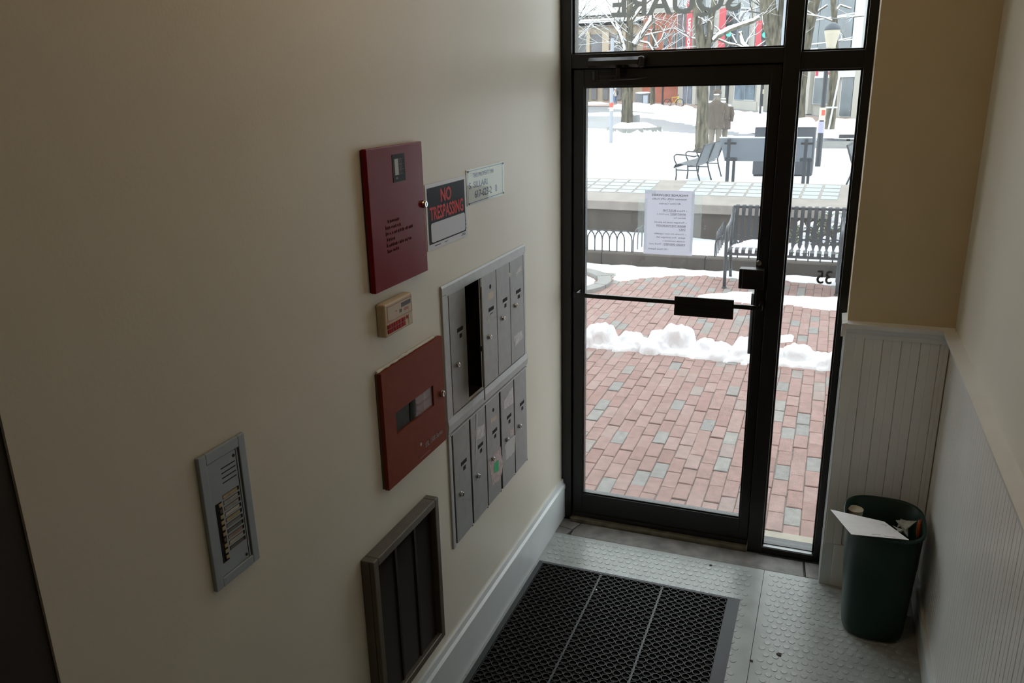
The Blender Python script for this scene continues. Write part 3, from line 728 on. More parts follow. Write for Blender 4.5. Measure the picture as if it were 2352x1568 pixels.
for k in range(10):
    zz = iz0 + ih * (.60 - .052 * k)
    box('buzzer_button', mat('brass_button' if k not in (1, 6) else 'dark_button', (.40, .32, .18) if k not in (1, 6) else (.10, .06, .05), .4), ic, .0066, .0095, iy0 + iw * .19, iy0 + iw * .29, zz, zz + ih * .03, bevel=.001)
    zc = iz0 + ih * (.645 - .052 * k)
    box('card_recess', DARK, ic, .006, .0063, iy0 + iw * .36, iy0 + iw * .90, zc, zc + ih * .034)
    box('name_card', mat('name_card_%d' % k, CARDS[k], .6, var=.15, scale=90), ic, .0063, .0069, iy0 + iw * .37, iy0 + iw * .83, zc + ih * .003, zc + ih * .030)
for a, b in ((.86, .955), (.86, .035)): MB().lathe([(.004, .006), (.003, .0085)], (0, iy0 + iw * a, iz0 + ih * b), 10, 'x').build('screw', IRON, ic)
box('side_channel', DARK, ic, .002, .0064, iy1 - .007, iy1 - .005, iz0, iz1)

# wall heater grille
t = .046
z0, z1 = hit(1022, 1460, 0, t).z, (hit(858, 1291, 0, t).z + hit(1007, 1142, 0, t).z) / 2
y0 = hit(858, 1291, 0, t).y; y1 = hit(1007, 1142, 0, t).y
ht = thing('wall_heater', 'bronze metal wall heater cover with fine louvers near the floor', 'heater', (0, y0, z0))
fw = .026
hb = MB(); hb.box(0, t, y0, y0 + fw, z0, z1); hb.box(0, t, y1 - fw, y1, z0, z1); hb.box(0, t, y0 + fw, y1 - fw, z1 - fw, z1); hb.box(0, t, y0 + fw, y1 - fw, z0, z0 + fw)
hb.build('cover_frame', BRONZE, ht, bevel=.003)
box('rear_plate', DARK, ht, 0, .006, y0 + fw, y1 - fw, z0 + fw, z1 - fw)
pw = (y1 - y0 - 2 * fw) / 3
for k in range(3):
    a = y0 + fw + pw * k; mb = MB(); zz = z0 + fw + .004
    while zz < z1 - fw - .004:
        mb.add([(.018, a + .004, zz), (.018, a + pw - .008, zz), (.030, a + pw - .008, zz - .0035), (.030, a + .004, zz - .0035)], [(0, 1, 2, 3)]); zz += .0062
    mb.build('louver_panel', LOUV, ht, kind='stuff')
    if k < 2: box('divider', LOUV, ht, .006, .033, a + pw - .008, a + pw + .004, z0 + fw, z1 - fw)
box('frame_seam', DARK, ht, .030, .0315, y0 - .0006, y0 + .01, z0, z1 - .001)

# ---------------------------------------------------------------- floor mat
mt = thing('door_mat', 'black rubber ring mat with wide border on the lobby floor', 'mat', (.03, -.44, 0))
mx0, mx1, my1, my0 = .03, .976, -.443, -2.0
cols = [.076 + .0358 * k + (.003 * (k // 8)) for k in range(24)]
rows = [-.49 - .0358 * k - .003 * (k // 8) for k in range(41)]
zt = .011
bmx0, bmx1, bmy1, bmy0 = cols[0] - .019, cols[-1] + .019, rows[0] + .019, rows[-1] - .019
mb = MB()
O4 = [(mx0, my0, .002), (mx1, my0, .002), (mx1, my1, .002), (mx0, my1, .002)]
I4 = [(bmx0, bmy0, zt), (bmx1, bmy0, zt), (bmx1, bmy1, zt), (bmx0, bmy1, zt)]
mb.add(O4 + I4 + [(p[0], p[1], .0016) for p in I4], [(0, 1, 5, 4), (1, 2, 6, 5), (2, 3, 7, 6), (3, 0, 4, 7), (4, 5, 9, 8), (5, 6, 10, 9), (6, 7, 11, 10), (7, 4, 8, 11)])
mb.build('border', MATBRD, mt)
mb = MB(); N = 12
for x in cols:
    for y in rows:
        r0, r1 = .0162, .0142
        C_ = [(math.cos(2 * math.pi * k / N), math.sin(2 * math.pi * k / N)) for k in range(N)]
        mb.rings([[(x + a * r0, y + b * r0, .0018) for a, b in C_], [(x + a * r0, y + b * r0, zt) for a, b in C_], [(x + a * r1, y + b * r1, zt) for a, b in C_], [(x + a * r1, y + b * r1, .0018) for a, b in C_]], False, False)
for x in cols[:-1]: pass
for i in range(len(cols) - 1): mb.box(cols[i] + .0155, cols[i + 1] - .0155, bmy0, bmy1, .004, .0095) if (i + 1) % 8 == 0 else None
for j in range(len(rows) - 1):
    for i in range(len(cols)):
        mb.box(cols[i] - .001, cols[i] + .001, rows[j + 1] + .0158, rows[j] - .0158, .002, .0095)
        if i: mb.box(cols[i - 1] + .0158, cols[i] - .0158, rows[j] - .001, rows[j] + .001, .002, .0095)
mb.build('rubber_rings', mat('ring_rubber', (.017, .018, .019), .45), mt, kind='stuff')
box('backing', MATBLK, mt, bmx0, bmx1, bmy0, bmy1, .0012, .0017)
# litter on the floor
def scrap(name, label, x, y, r, m, seed, z=.002, group='floor litter'):
    pts = []; rr = random.Random(seed)
    for k in range(8):
        a = 2 * math.pi * k / 8; q = r * (.5 + .8 * rr.random()); pts.append((x + q * math.cos(a), y + q * .7 * math.sin(a), z))
    return tag(MB().prism(pts, (0, 0, .0015 + .001)).build(name, m, None), label, 'litter', group)
p = hit(1789, 1503, 2, 0); scrap('leaf_scrap', 'crumpled dark leaf scrap on the open floor right of the mat', p.x, p.y, .012, mat('leaf', (.05, .035, .025), .8), 1, .0016)
p = hit(1632, 1298, 2, 0); scrap('leaf_scrap', 'tiny dark leaf scrap near the stone sill', p.x, p.y, .006, MATS['leaf'], 2, .0016)
p = hit(1726, 1518, 2, 0); scrap('leaf_scrap', 'dark leaf scrap by the floor seam at the bottom', p.x, p.y, .008, MATS['leaf'], 3, .0016)
p = hit(1370, 1354, 2, .012); scrap('paper_scrap', 'tiny white scrap lying on the mat rings', p.x, p.y, .006, PAPERW, 4, .0112)

# ---------------------------------------------------------------- waste bin and what is in it
bc = Vector((1.512, -.428, 0)); HB = .505
wbin = thing('waste_bin', 'dark green plastic waste bin in the corner by the beadboard', 'waste bin', (bc.x, bc.y, 0))
def sup(cx, cy, a, b, z, n=40, p=3.0):
    o = []
    for k in range(n):
        th_ = 2 * math.pi * k / n; c_, s_ = math.cos(th_), math.sin(th_)
        o.append((cx + a * math.copysign(abs(c_) ** (2 / p), c_), cy + b * math.copysign(abs(s_) ** (2 / p), s_), z))
    return o
prof = [(.105, .120, .0015), (.118, .132, .012), (.122, .138, .05), (.136, .156, .3), (.145, .170, HB - .02), (.152, .178, HB - .014), (.153, .179, HB), (.149, .175, HB + .002), (.142, .166, HB - .004), (.133, .152, .3), (.119, .134, .05), (.10, .11, .012)]
MB().rings([sup(bc.x, bc.y, a, b, z) for a, b, z in prof]).build('bin_body', GREEN, wbin, smooth=True)
def flatsheet(name, label, cat, pix, zs, m, ink=True):
    q = [hit(x, y, 2, z) for (x, y), z in zip(pix, zs)]
    o = thing(name, label, cat, tuple(q[0]))
    n = (q[1] - q[0]).cross(q[3] - q[0]).normalized(); n = n if n.z > 0 else -n
    MB().prism(q, n * .0012).build('sheet', m, o)
    if ink:
        mb = MB(); rr = random.Random(3)
        def at(u, v): return q[0] + (q[1] - q[0]) * u + (q[3] - q[0]) * v + ((q[2] - q[1]) - (q[3] - q[0])) * (u * v) + n * .0017
        for u0, u1, v in ((.3, .42, .62), (.28, .40, .7), (.5, .95, .25), (.52, .9, .32), (.55, .85, .5), (.6, .95, .57), (.6, .9, .64), (.4, .55, .9), (.6, .8, .93)):
            mb.poly([at(u0, v), at(u1, v), at(u1, v + .018), at(u0, v + .018)])
        mb.build('print', INKG, o, kind='stuff')
    return o
flatsheet('letter', 'white printed letter lying across the rim of the waste bin', 'letter', [(1907, 1170), (2031, 1198), (2088, 1240), (1955, 1227)], [.508, .514, .537, .527], PAPERW)
cup = thing('paper_cup', 'white paper cup with a red band inside the waste bin', 'cup', (1.435, -.345, .43))
cq = hit(1965, 1172, 2, .47); cc = Vector((cq.x, cq.y, .40))
mb = MB().lathe([(.022, -.03), (.03, .075), (.0315, .078), (.029, .075)], cc, 16).build('cup_body', mat('cup_paper', (.68, .62, .48), .6), cup)
mb = MB(); pr = []
for k in range(7):
    a = R(200 + 14 * k); pr.append((a,))
vs = [(cc.x + r_ * math.cos(R(205 + 10 * k)), cc.y + r_ * math.sin(R(205 + 10 * k)), cc.z + h) for h, r_ in ((-.02, .0235), (.062, .0298)) for k in range(7)]
MB().add(vs, [(k, k + 1, k + 8, k + 7) for k in range(6)]).build('red_band', mat('cup_red', (.5, .03, .03), .6), cup)
for i, (px_, py_, z, s_, lab) in enumerate(((2080, 1217, .46, .055, 'crumpled white and green paper inside the waste bin'), (2062, 1222, .45, .035, 'small crumpled pale wrapper beside the crumpled paper in the bin'))):
    q = hit(px_, py_, 2, z); rr = random.Random(i + 5); mb = MB()
    pts = [q + Vector(((rr.random() - .5) * 1.6 * s_, (rr.random() - .5) * 1.6 * s_, (rr.random() - .3) * s_ * 1.1)) for k in range(9)]
    for k in range(7): mb.add([pts[k], pts[k + 1], pts[(k + 3) % 9]], [(0, 1, 2)])
    tag(mb.build('crumpled_paper', mat('crumpled', (.5, .53, .48), .7, var=.3, scale=50), None), lab, 'paper')
q = hit(2112, 1215, 2, .45)
tag(MB().blob((q.x, q.y, .45), .013, .03, .045, .4, 3, 10, 8, 4).build('snack_wrapper', mat('orange_foil', (.35, .08, .02), .35, var=.3, scale=60), None), 'orange foil snack wrapper tucked against the bin side', 'wrapper')

# ================================================================== OUTSIDE: THE SQUARE
SUB = mat('joint_sand', (.19, .17, .15), .95, var=.2, scale=30)
gr = thing('ground_paving', 'red and grey brick paving outside the entrance door', 'paving', (0, 0, 0), kind='structure')
box('sand_bed', SUB, gr, -4.5, 5.5, .12, 6.45, -.25, -.038)
box('door_sill', mat('sill_stone', (.36, .33, .27), .8, var=.12, scale=20), gr, 1.0, XR + .2, .112, .23, -.2, -.012, bevel=.004)
BR_STOPS = [(0, (.245, .142, .122)), (.2, (.29, .183, .163)), (.45, (.26, .16, .14)), (.65, (.305, .198, .178)), (.82, (.28, .195, .175)), (.87, (.26, .22, .2)), (.92, (.205, .2, .19)), (1, (.26, .25, .232))]
BRICK = random_mat('paving_brick', BR_STOPS, False); BRICKJ = random_mat('paving_brick_far', BR_STOPS, True)
PW, PL = .0865, .202
def brick_mesh(mb, x, y, dz, tx, ty, w_=PW - .0035, l_=PL - .004):
    a, b = w_ / 2, l_ / 2; c_ = .004
    def z(u, v): return dz + tx * u + ty * v
    lo = [(x + sx * a, y + sy * b, -.045) for sx, sy in ((-1, -1), (1, -1), (1, 1), (-1, 1))]
    mi = [(x + sx * a, y + sy * b, -.034 + z(sx * a, sy * b)) for sx, sy in ((-1, -1), (1, -1), (1, 1), (-1, 1))]
    hi = [(x + sx * (a - c_), y + sy * (b - c_), -.03 + z(sx * a, sy * b)) for sx, sy in ((-1, -1), (1, -1), (1, 1), (-1, 1))]
    mb.rings([lo, mi, hi], False, True)
bmesh_shared = MB(); brick_mesh(bmesh_shared, 0, 0, 0, 0, 0)
proto = bmesh_shared.build('brick', BRICK, gr)
cand = []
ncol = 0
for i in range(-50, 62):
    x = i * PW + .03
    off = (.5 if i % 2 else 0) * PL + .02 * math.sin(i * 1.7)
    for j in range(-1, 32):
        y = .05 + PL / 2 + off + j * PL
        if y + PL / 2 < 6.42 and y - PL / 2 > .12: cand.append((x, y))
def in_view(x, y):
    d = Vector((x, y, -.03)) - CAM
    dz = d.dot(_f); u = 1176 + FPX * d.dot(RT) / dz; v = 784 - FPX * d.dot(UP) / dz
    ok = (1325 < u < 1775) or (1740 < u < 1960)
    return ok and v > 600, d.length
vis = sorted([(in_view(x, y)[1], x, y) for x, y in cand if in_view(x, y)[0]])
near = set((x, y) for _, x, y in vis[:300])
far = MB()
first = True
for (x, y) in cand:
    dz = rnd.gauss(0, .0012); tx, ty = rnd.gauss(0, .012), rnd.gauss(0, .01)
    jx, jy = rnd.gauss(0, .0015), rnd.gauss(0, .004)
    if (x, y) in near:
        o = proto if first else proto.copy()
        if not first: COL.objects.link(o)
        first = False
        o.parent = gr
        o.location = (x + jx, y + jy, dz); o.rotation_euler = (ty, -tx, rnd.gauss(0, .006))
    else: brick_mesh(far, x + jx, y + jy, dz, tx, ty)
far.build('bricks', BRICKJ, gr, kind='stuff')
# wide ground of the square and the street beyond
gp = MB(); ys_ = [6.0, 9, 15, 25, 35, 45, 60, 80, 110, 200]
for i, y in enumerate(ys_):
    z = gz(y) - .06
    for x in (-120, -40, -10, 0, 10, 40, 120): gp.v.append((x, y, z))
for i in range(len(ys_) - 1):
    for j in range(6): k = i * 7 + j; gp.f.append((k, k + 1, k + 8, k + 7))
gp = gp.build('street', ASPH, None); tag(gp, 'wet grey street crossing beyond the snowy square', 'street', kind='structure')

# snow
def gxy(*pts): return [(ground(a, b).x, ground(a, b).y) for a, b in pts]
berm = thing('snow', 'shovelled ridge of lumpy snow across the brick paving', 'snow', (.3, 2.95, -.03), kind='stuff')
cl_ = [(-3.5, 3.05), (-.9, 3.08), (-.2, 3.12), (.3, 3.10), (.8, 3.08), (1.35, 3.10), (2.2, 3.02), (4, 2.95)]
big = [(-.63, 3.12, .15, .17), (-.36, 3.15, .12, .11), (.05, 3.17, .16, .20), (-.10, 3.15, .11, .15), (.42, 3.1, .12, .10), (.64, 3.2, .12, .14), (1.05, 3.12, .14, .13), (.85, 3.14, .10, .09), (1.28, 3.08, .12, .09), (-.95, 3.1, .18, .14), (1.7, 3.05, .25, .13), (-1.5, 3.1, .25, .15)]
def cline(x):
    for (ax, ay), (bx, by) in zip(cl_, cl_[1:]):
        if ax <= x <= bx: return ay + (by - ay) * (x - ax) / (bx - ax)
    return 3.0
rs = random.Random(31); small = []
x = -3.4
while x < 3.9:
    r_ = .045 + .065 * rs.random(); small.append((x, cline(x) + rs.gauss(0, .055), r_, r_ * (.75 + .45 * rs.random()))); x += .022 + .02 * rs.random()
for k in range(160): x = -3.3 + 7.2 * rs.random(); small.append((x, cline(x) + rs.choice((-1, 1)) * (.12 + .07 * rs.random()), .012 + .022 * rs.random(), .012 + .014 * rs.random()))
def berm_h(x, y):
    wd = .15 + .04 * noise.noise(Vector((x * 2.1, 0, 3))) + .02 * noise.noise(Vector((x * 9, 1, 3)))
    q = 1 - ((y - cline(x)) / wd) ** 2
    h = .05 * math.sqrt(q) if q > 0 else 0
    for lx, ly, r_, hh in big:
        d = math.hypot(x - lx, (y - ly) * 1.15) / r_
        if d < 1: h = max(h, hh * (1 - d ** 5) ** .5 * (1 + .12 * noise.noise(Vector((x * 14, y * 14, 3)))))
    for lx, ly, r_, hh in small:
        if abs(x - lx) < r_:
            d = math.hypot(x - lx, y - ly) / r_
            if d < 1: h = max(h, hh * (1 - d ** 3) ** .5)
    return 0 if h <= 0 else max(.003, h * (1 + .16 * noise.noise(Vector((x * 18, y * 18, 4)))) + .010 * noise.noise(Vector((x * 32, y * 32, 2))) + .005 * noise.noise(Vector((x * 60, y * 60, 2))))
heightfield(MB(), -3.5, 4, 2.75, 3.5, 560, 60, berm_h, lambda x, y: -.03).build('snow_ridge', SNOW, berm, smooth=True)
def patch(name, label, poly, thick, res, **k):
    o = snow_sheet(name, poly, thick, res, **k); tag(o, label, 'snow'); o['kind'] = 'structure' if name == 'ground_snow' else 'stuff'; return o
patch('snow_patch', 'thin snow strip along the planter kerb', [(-3, 6.42), (-3, 6.0), (-1.6, 6.05), (-1.25, 5.9), (-1.05, 5.5), (-.85, 5.75), (-.6, 5.98), (0, 6.08), (.5, 6.1), (1.0, 6.05), (1.6, 5.95), (4, 5.9), (4, 6.42)], .02, .035, rag=.1, freq=4)
patch('snow_patch', 'flat white snow patch in front of the bench', gxy((1590, 682), (1640, 672), (1760, 668), (1800, 677), (1940, 684)) + [(3.2, 5.5), (3.2, 4.8)] + gxy((1935, 716), (1870, 709), (1800, 702), (1740, 699), (1680, 692)), .02, .03, rag=.06, freq=5, seed=3)
patch('snow_patch', 'small snow scrap behind the ridge by the side window', gxy((1780, 772), (1825, 772), (1822, 785), (1780, 788)), .03, .015, rag=.02, freq=9, seed=4, edge=.05)
# round tree pit kerb at the left
pit = thing('tree_pit', 'curved pale granite tree pit kerb filled with snow', 'tree pit', (-1.9, 5.25, -.03))
pc = Vector((-1.83, 5.27, 0)); Ri, Ro = .56, .72
KERB = mat('granite_kerb', (.24, .24, .23), .8, var=.15, scale=12, bump=.2)
for k in range(9):
    a0, a1 = R(-170 + 40 * k), R(-170 + 40 * k + 38.8); base = []
    for q in range(7): a = a0 + (a1 - a0) * q / 6; base.append((pc.x + Ro * math.cos(a), pc.y + Ro * math.sin(a), -.06))
    for q in range(6, -1, -1): a = a0 + (a1 - a0) * q / 6; base.append((pc.x + Ri * math.cos(a), pc.y + Ri * math.sin(a), -.06))
    MB().prism(base, (0, 0, .075)).build('kerb_stone', KERB, pit, bevel=.006)
mb = heightfield(MB(), pc.x - .6, pc.x + .6, pc.y - .6, pc.y + .6, 34, 34, lambda x, y: (lambda d: .055 * smooth01(d / .15) * (1 + .4 * noise.noise(Vector((x * 5, y * 5, 2)))) if d > 0 else 0)(.55 - math.hypot(x - pc.x, y - pc.y) + .05 * noise.noise(Vector((x * 6, y * 6, 0)))), lambda x, y: -.035)
mb.build('snow_fill', SNOW, pit, smooth=True, kind='stuff')

# planter kerb, planter snow, wire hoop edging
kb = thing('planter_kerb', 'low brown granite kerb in front of the snowy planter', 'kerb', (-1.7, 6.42, -.03))
for x0, x1 in ((-4.5, -1.53), (-1.52, -.2), (-.19, 1.6), (1.61, 5)):
    MB().prism([(x0, 6.42, -.1), (x0, 6.42, .11), (x0, 6.44, .122), (x0, 6.58, .122), (x0, 6.6, .11), (x0, 6.6, -.1)], (x1 - x0, 0, 0)).build('kerb_stone', CONC, kb)
def plant_h(x, y):
    d = min(y - 6.5, 8.2 - y)
    return .05 + .03 * noise.noise(Vector((x * 2, y * 2, 8))) + .012 * noise.noise(Vector((x * 8, y * 8, 8))) + .05 * smooth01((y - 6.6) / 1.2) * smooth01((-x + .2) / 1.5)
heightfield(MB(), -4.5, 5, 6.56, 8.3, 130, 30, plant_h, lambda x, y: .055).build('snow_bed', SNOW, kb, smooth=True, kind='stuff')
def hoop_fence(name, label, pts, n, group='wire hoop edging'):
    """overlapping wire hoops along a polyline"""
    o = thing(name, label, 'garden fence', tuple(pts[0]), group=group)
    a, b = Vector(pts[0]), Vector(pts[1]); L_ = (b - a); st = L_ / n; e = L_.normalized()
    for k in range(n - 1):
        c0 = a + st * k; c1 = a + st * (k + 2); w_ = (c1 - c0).length / 2; c = (c0 + c1) / 2; arc = [c0 + Vector((0, 0, -.05))]
        for q in range(11):
            th_ = math.pi * (1 - q / 10); arc.append(c + e * (w_ * math.cos(th_)) + Vector((0, 0, .16 + .13 * math.sin(th_))))
        arc.append(c1 + Vector((0, 0, -.05)))
        MB().tube(arc, .008, 6).build('hoop', IRON, o)
    return o
hz = .11
A = hit(1325, 575, 1, 6.53); B = hit(1451, 582, 1, 6.53)
hoop_fence('hoop_fence', 'black wire hoop fence along the kerb left of the notice', [(A.x - .15, 6.53, hz), (B.x, 6.53, hz)], 9)
hoop_fence('hoop_fence', 'black wire hoop fence running back to the wall behind the notice', [(B.x + .01, 6.56, hz), (B.x + .10, 7.7, hz + .02)], 6)
C_ = hit(1641, 595, 1, 6.53)
hoop_fence('hoop_fence', 'black wire hoop fence running back to the wall beside the bench', [(C_.x, 6.56, hz), (C_.x - .02, 7.6, hz + .02)], 6)
hoop_fence('hoop_fence', 'black wire hoop fence along the kerb behind the bench', [(C_.x, 6.53, hz), (C_.x + 2.2, 6.53, hz)], 16)

# sloping skylight plinth with glass blocks
W0 = Vector((-1.0, 7.735, .6)); WU = Vector((.9981, -.061, 0)); WV = Vector((.0586, .98988, .1292)).normalized(); WN = WU.cross(WV).normalized()
if WN.z < 0: WN = -WN
def slab_uv(x, y):
    d = ray(x, y); P = CAM + d * ((W0 - CAM).dot(WN) / d.dot(WN)); q = P - W0; return q.dot(WU), q.dot(WV)
sk = thing('skylight_plinth', 'sloping concrete skylight plinth inlaid with pale glass blocks', 'skylight', (W0.x, W0.y, .05), kind='structure')
vb = (slab_uv(1342, 406)[1] + slab_uv(1680, 418.6)[1]) / 2
def wpt(u, v, h): return W0 + WU * u + WV * v + WN * h
ub_ = 3.1
flat = Vector((WV.x, WV.y, 0)).normalized()
mb = MB(); c0 = W0 + WU * -6 + flat * .06; c1 = W0 + WU * ub_ + flat * .06
bk = flat * (vb - .15)
mb.add([c0 - Vector((0, 0, .75)), c1 - Vector((0, 0, .75)), c1 - Vector((0, 0, .13)), c0 - Vector((0, 0, .13)), c0 + bk - Vector((0, 0, .75)), c1 + bk - Vector((0, 0, .75)), c1 + bk + Vector((0, 0, vb * .129 - .15)), c0 + bk + Vector((0, 0, vb * .129 - .15))],
       [(0, 1, 2, 3), (4, 7, 6, 5), (0, 3, 7, 4), (1, 5, 6, 2), (3, 2, 6, 7), (0, 4, 5, 1)])
mb.build('plinth_wall', CONC, sk)
mb = MB(); mb.add([wpt(u, v, h) for u in (-6, ub_) for v in (0, vb) for h in (-.13, 0)], [(0, 1, 3, 2), (4, 6, 7, 5), (0, 4, 5, 1), (2, 3, 7, 6), (0, 2, 6, 4), (1, 5, 7, 3)])
mb.build('coping_slab', CONCL, sk, bevel=.01)
# glass blocks: panels of five rows
rowpx = [(1361, 437), (1371, 428), (1382, 420.5), (1390, 414.5), (1398, 410)]
rv = [slab_uv(*p)[1] for p in ((1361, 437), (1371, 428.5), (1382, 421.2), (1390, 415))]
pv = (rv[3] - rv[0]) / 3
cu = [slab_uv(*p)[0] for p in ((1373, 440), (1409, 441.5), (1446, 442.5))]
pu = (cu[2] - cu[0]) / 2
tile = MB(); a, b = pu * .45, pv * .42
tile.add([(-a, -b, -.004), (a, -b, -.004), (a, b, -.004), (-a, b, -.004), (-a + .006, -b + .006, .006), (a - .006, -b + .006, .006), (a - .006, b - .006, .006), (-a + .006, b - .006, .006)], [(4, 5, 6, 7), (0, 1, 5, 4), (1, 2, 6, 5), (2, 3, 7, 6), (3, 0, 4, 7)])
TM = Matrix((WU, WV, WN)).transposed().to_4x4()
first = None; v0 = rv[0]
nrow = 5
gap_u = slab_uv(1530, 437)[0]
end_u = slab_uv(1925, 462)[0]
ua = cu[0] + pu * .5
for seg, (s0, s1) in enumerate(((-5.6, slab_uv(1492, 441)[0]), (slab_uv(1552, 443)[0], end_u))):
    n = int((s1 - s0) / pu + .5)
    for k in range(n):
        u_ = (s1 - pu * (k + .5)) if seg == 0 else (s0 + (s1 - s0) / n * (k + .5))
        for r_ in range(nrow):
            v_ = v0 + pv * r_
            if v_ + b > vb - .03: continue
            if first is None: first = o = tile.build('glass_block', TILE, sk, world=False)
            else: o = first.copy(); COL.objects.link(o); o.parent = sk
            P = wpt(u_, v_, .0) - Vector((W0.x, W0.y, .05))
            o.matrix_local = Matrix.Translation(P) @ TM

# ---------------------------------------------------------------- benches
STRAP = mat('dark_blue_grey_steel', (.045, .052, .062), .38)
def strap_bench():
    o = thing('strap_bench', 'dark steel strap bench with snow on its seat in front of the planter', 'bench', (.15, 5.5, -.03))
    ybk = 6.06
    prof = [(5.50, .375), (5.48, .40), (5.485, .425), (5.52, .438), (5.60, .430), (5.75, .405), (5.88, .395), (5.935, .415), (5.955, .46), (5.975, .6), (6.01, .78), (6.03, .835), (6.05, .845), (6.065, .83)]
    x0, x1 = .17, 2.55; n = int((x1 - x0) / .0715)
    st = MB()
    rear = []
    P = [Vector((0, a, b)) for a, b in prof]
    st_v = []; st_f = []
    for i, p in enumerate(P):
        d = (P[min(i + 1, len(P) - 1)] - P[max(i - 1, 0)]).normalized(); nn = Vector((0, -d.z, d.y)) * .003
        for sx in (-.021, .021): st_v += [(sx, p.y + nn.y, p.z + nn.z), (sx, p.y - nn.y, p.z - nn.z)]
    for i in range(len(P) - 1):
        k = 4 * i; st_f += [(k, k + 2, k + 6, k + 4), (k + 1, k + 5, k + 7, k + 3), (k, k + 4, k + 5, k + 1), (k + 2, k + 3, k + 7, k + 6)]
    proto_s = None
    for k in range(n):
        x = x0 + .03 + k * .0715
        if proto_s is None: q = proto_s = MB().add(st_v, st_f).build('strap', STRAP, o, world=False)
        else: q = proto_s.copy(); COL.objects.link(q); q.parent = o
        q.location = (x - .15, -5.5, .03)
    for (y, z) in ((5.51, .372), (5.90, .385), (6.055, .82)): MB().tube([(x0 - .02, y, z), (x1, y, z)], .016, 8).build('rail', STRAP, o)
    for x in (.155, 1.345, 2.535):
        MB().tube([(x, 5.53, -.03), (x, 5.52, .2), (x, 5.50, .45), (x, 5.49, .6), (x, 5.505, .645), (x, 5.56, .665), (x, 5.78, .675), (x, 5.90, .70), (x, 5.985, .74)], [.019] * 9, 8).build('arm_leg', STRAP, o, smooth=True)
        MB().tube([(x, 6.11, -.03), (x, 6.0, .25), (x, 5.96, .45), (x, 6.03, .82)], .019, 8).build('rear_leg', STRAP, o, smooth=True)
        MB().lathe([(.028, -.03), (.028, -.015), (.02, -.01)], (x, 5.53, 0), 10).build('foot', STRAP, o)
    return o
bench = strap_bench()
sb = thing('snow', 'clumps of snow lying on the strap bench seat', 'snow', (.8, 5.7, .44), kind='stuff')
def seat_snow(x, y):
    c = math.exp(-((x - .42) / .17) ** 2) * .075 + math.exp(-((x - .62) / .10) ** 2) * .055
    k = (x - .2) / .0715; fr_ = abs((k % 1) - .5)
    if x > .78: c += max(0, .055 - .11 * abs(((x - .20 - .0) / .0715) % 1 - .0) if False else .045 * smooth01((.42 - abs(((x - .2) / .0715) % 1 - .0 - .0) if False else (.36 - abs(((x - .2) / .0715) % 1 - .5)) / .2)))
    e = smooth01((y - 5.60) / .06) * smooth01((5.93 - y) / .05)
    h = c * e * (1 + .35 * noise.noise(Vector((x * 14, y * 14, 1))))
    return h - .012
heightfield(MB(), .2, 2.5, 5.56, 5.95, 230, 22, seat_snow, lambda x, y: .43 - .11 * (y - 5.58) + .012).build('seat_snow', SNOW, sb, smooth=True)

def mesh_bench(label, loc, rz):
    o = thing('park_bench', label, 'bench', loc, rz, group='grey steel park benches')
    L_ = 1.85                                  # seat runs along local x, faces -y
    def part(name, mb, m=STEELP, **k): return mb.build(name, m, o, world=False, **k)
    ends = (0, L_ / 2, L_)
    for i, x in enumerate(ends):
        part('rear_leg', MB().tube([(x, .40, 0), (x, .32, .25), (x, .28, .43), (x, .36, .65), (x, .44, .88)], .018, 8), IRON, smooth=True)
        part('front_leg', MB().tube([(x, -.20, 0), (x, -.18, .2), (x, -.19, .36)], .018, 8), IRON, smooth=True)
        part('stretcher', MB().tube([(x, -.18, .32), (x, .30, .32)], .014, 8), IRON)
        part('armrest', MB().tube([(x, -.16, .40), (x, -.24, .55), (x, -.25, .63), (x, -.20, .67), (x, 0, .66), (x, .22, .63), (x, .33, .66)], .016, 8), IRON, smooth=True)
    for x0, x1 in ((.03, L_ / 2 - .02), (L_ / 2 + .02, L_ - .03)):
        sec = [(-.24, .36), (-.25, .40), (-.22, .44), (-.1, .455), (.1, .43), (.27, .41)]
        mb = MB().rings([[(x, y, z + d_) for d_ in (-.006, .006) for (y, z) in (sec if d_ < 0 else sec[::-1])] for x in (x0, x1)])
        part('seat_panel', mb)
        sec = [(.29, .45), (.33, .6), (.37, .72), (.42, .86), (.45, .87)]
        mb = MB().rings([[(x, y + d_, z) for d_ in (-.006, .006) for (y, z) in (sec if d_ < 0 else sec[::-1])] for x in (x0, x1)])
        part('back_panel', mb)
    part('top_rail', MB().tube([(0, .44, .88), (L_, .44, .88)], .02, 8), IRON)
    part('front_rail', MB().tube([(0, -.235, .38), (L_, -.235, .38)], .022, 8), IRON)
    return o
b2 = mesh_bench('grey steel park bench standing in snow beside the sign board', (-1.78, 17.25, -.03), R(-97))
b3 = mesh_bench('grey steel park bench cut off by the side window edge', (1.86, 15.4, -.03), R(83))
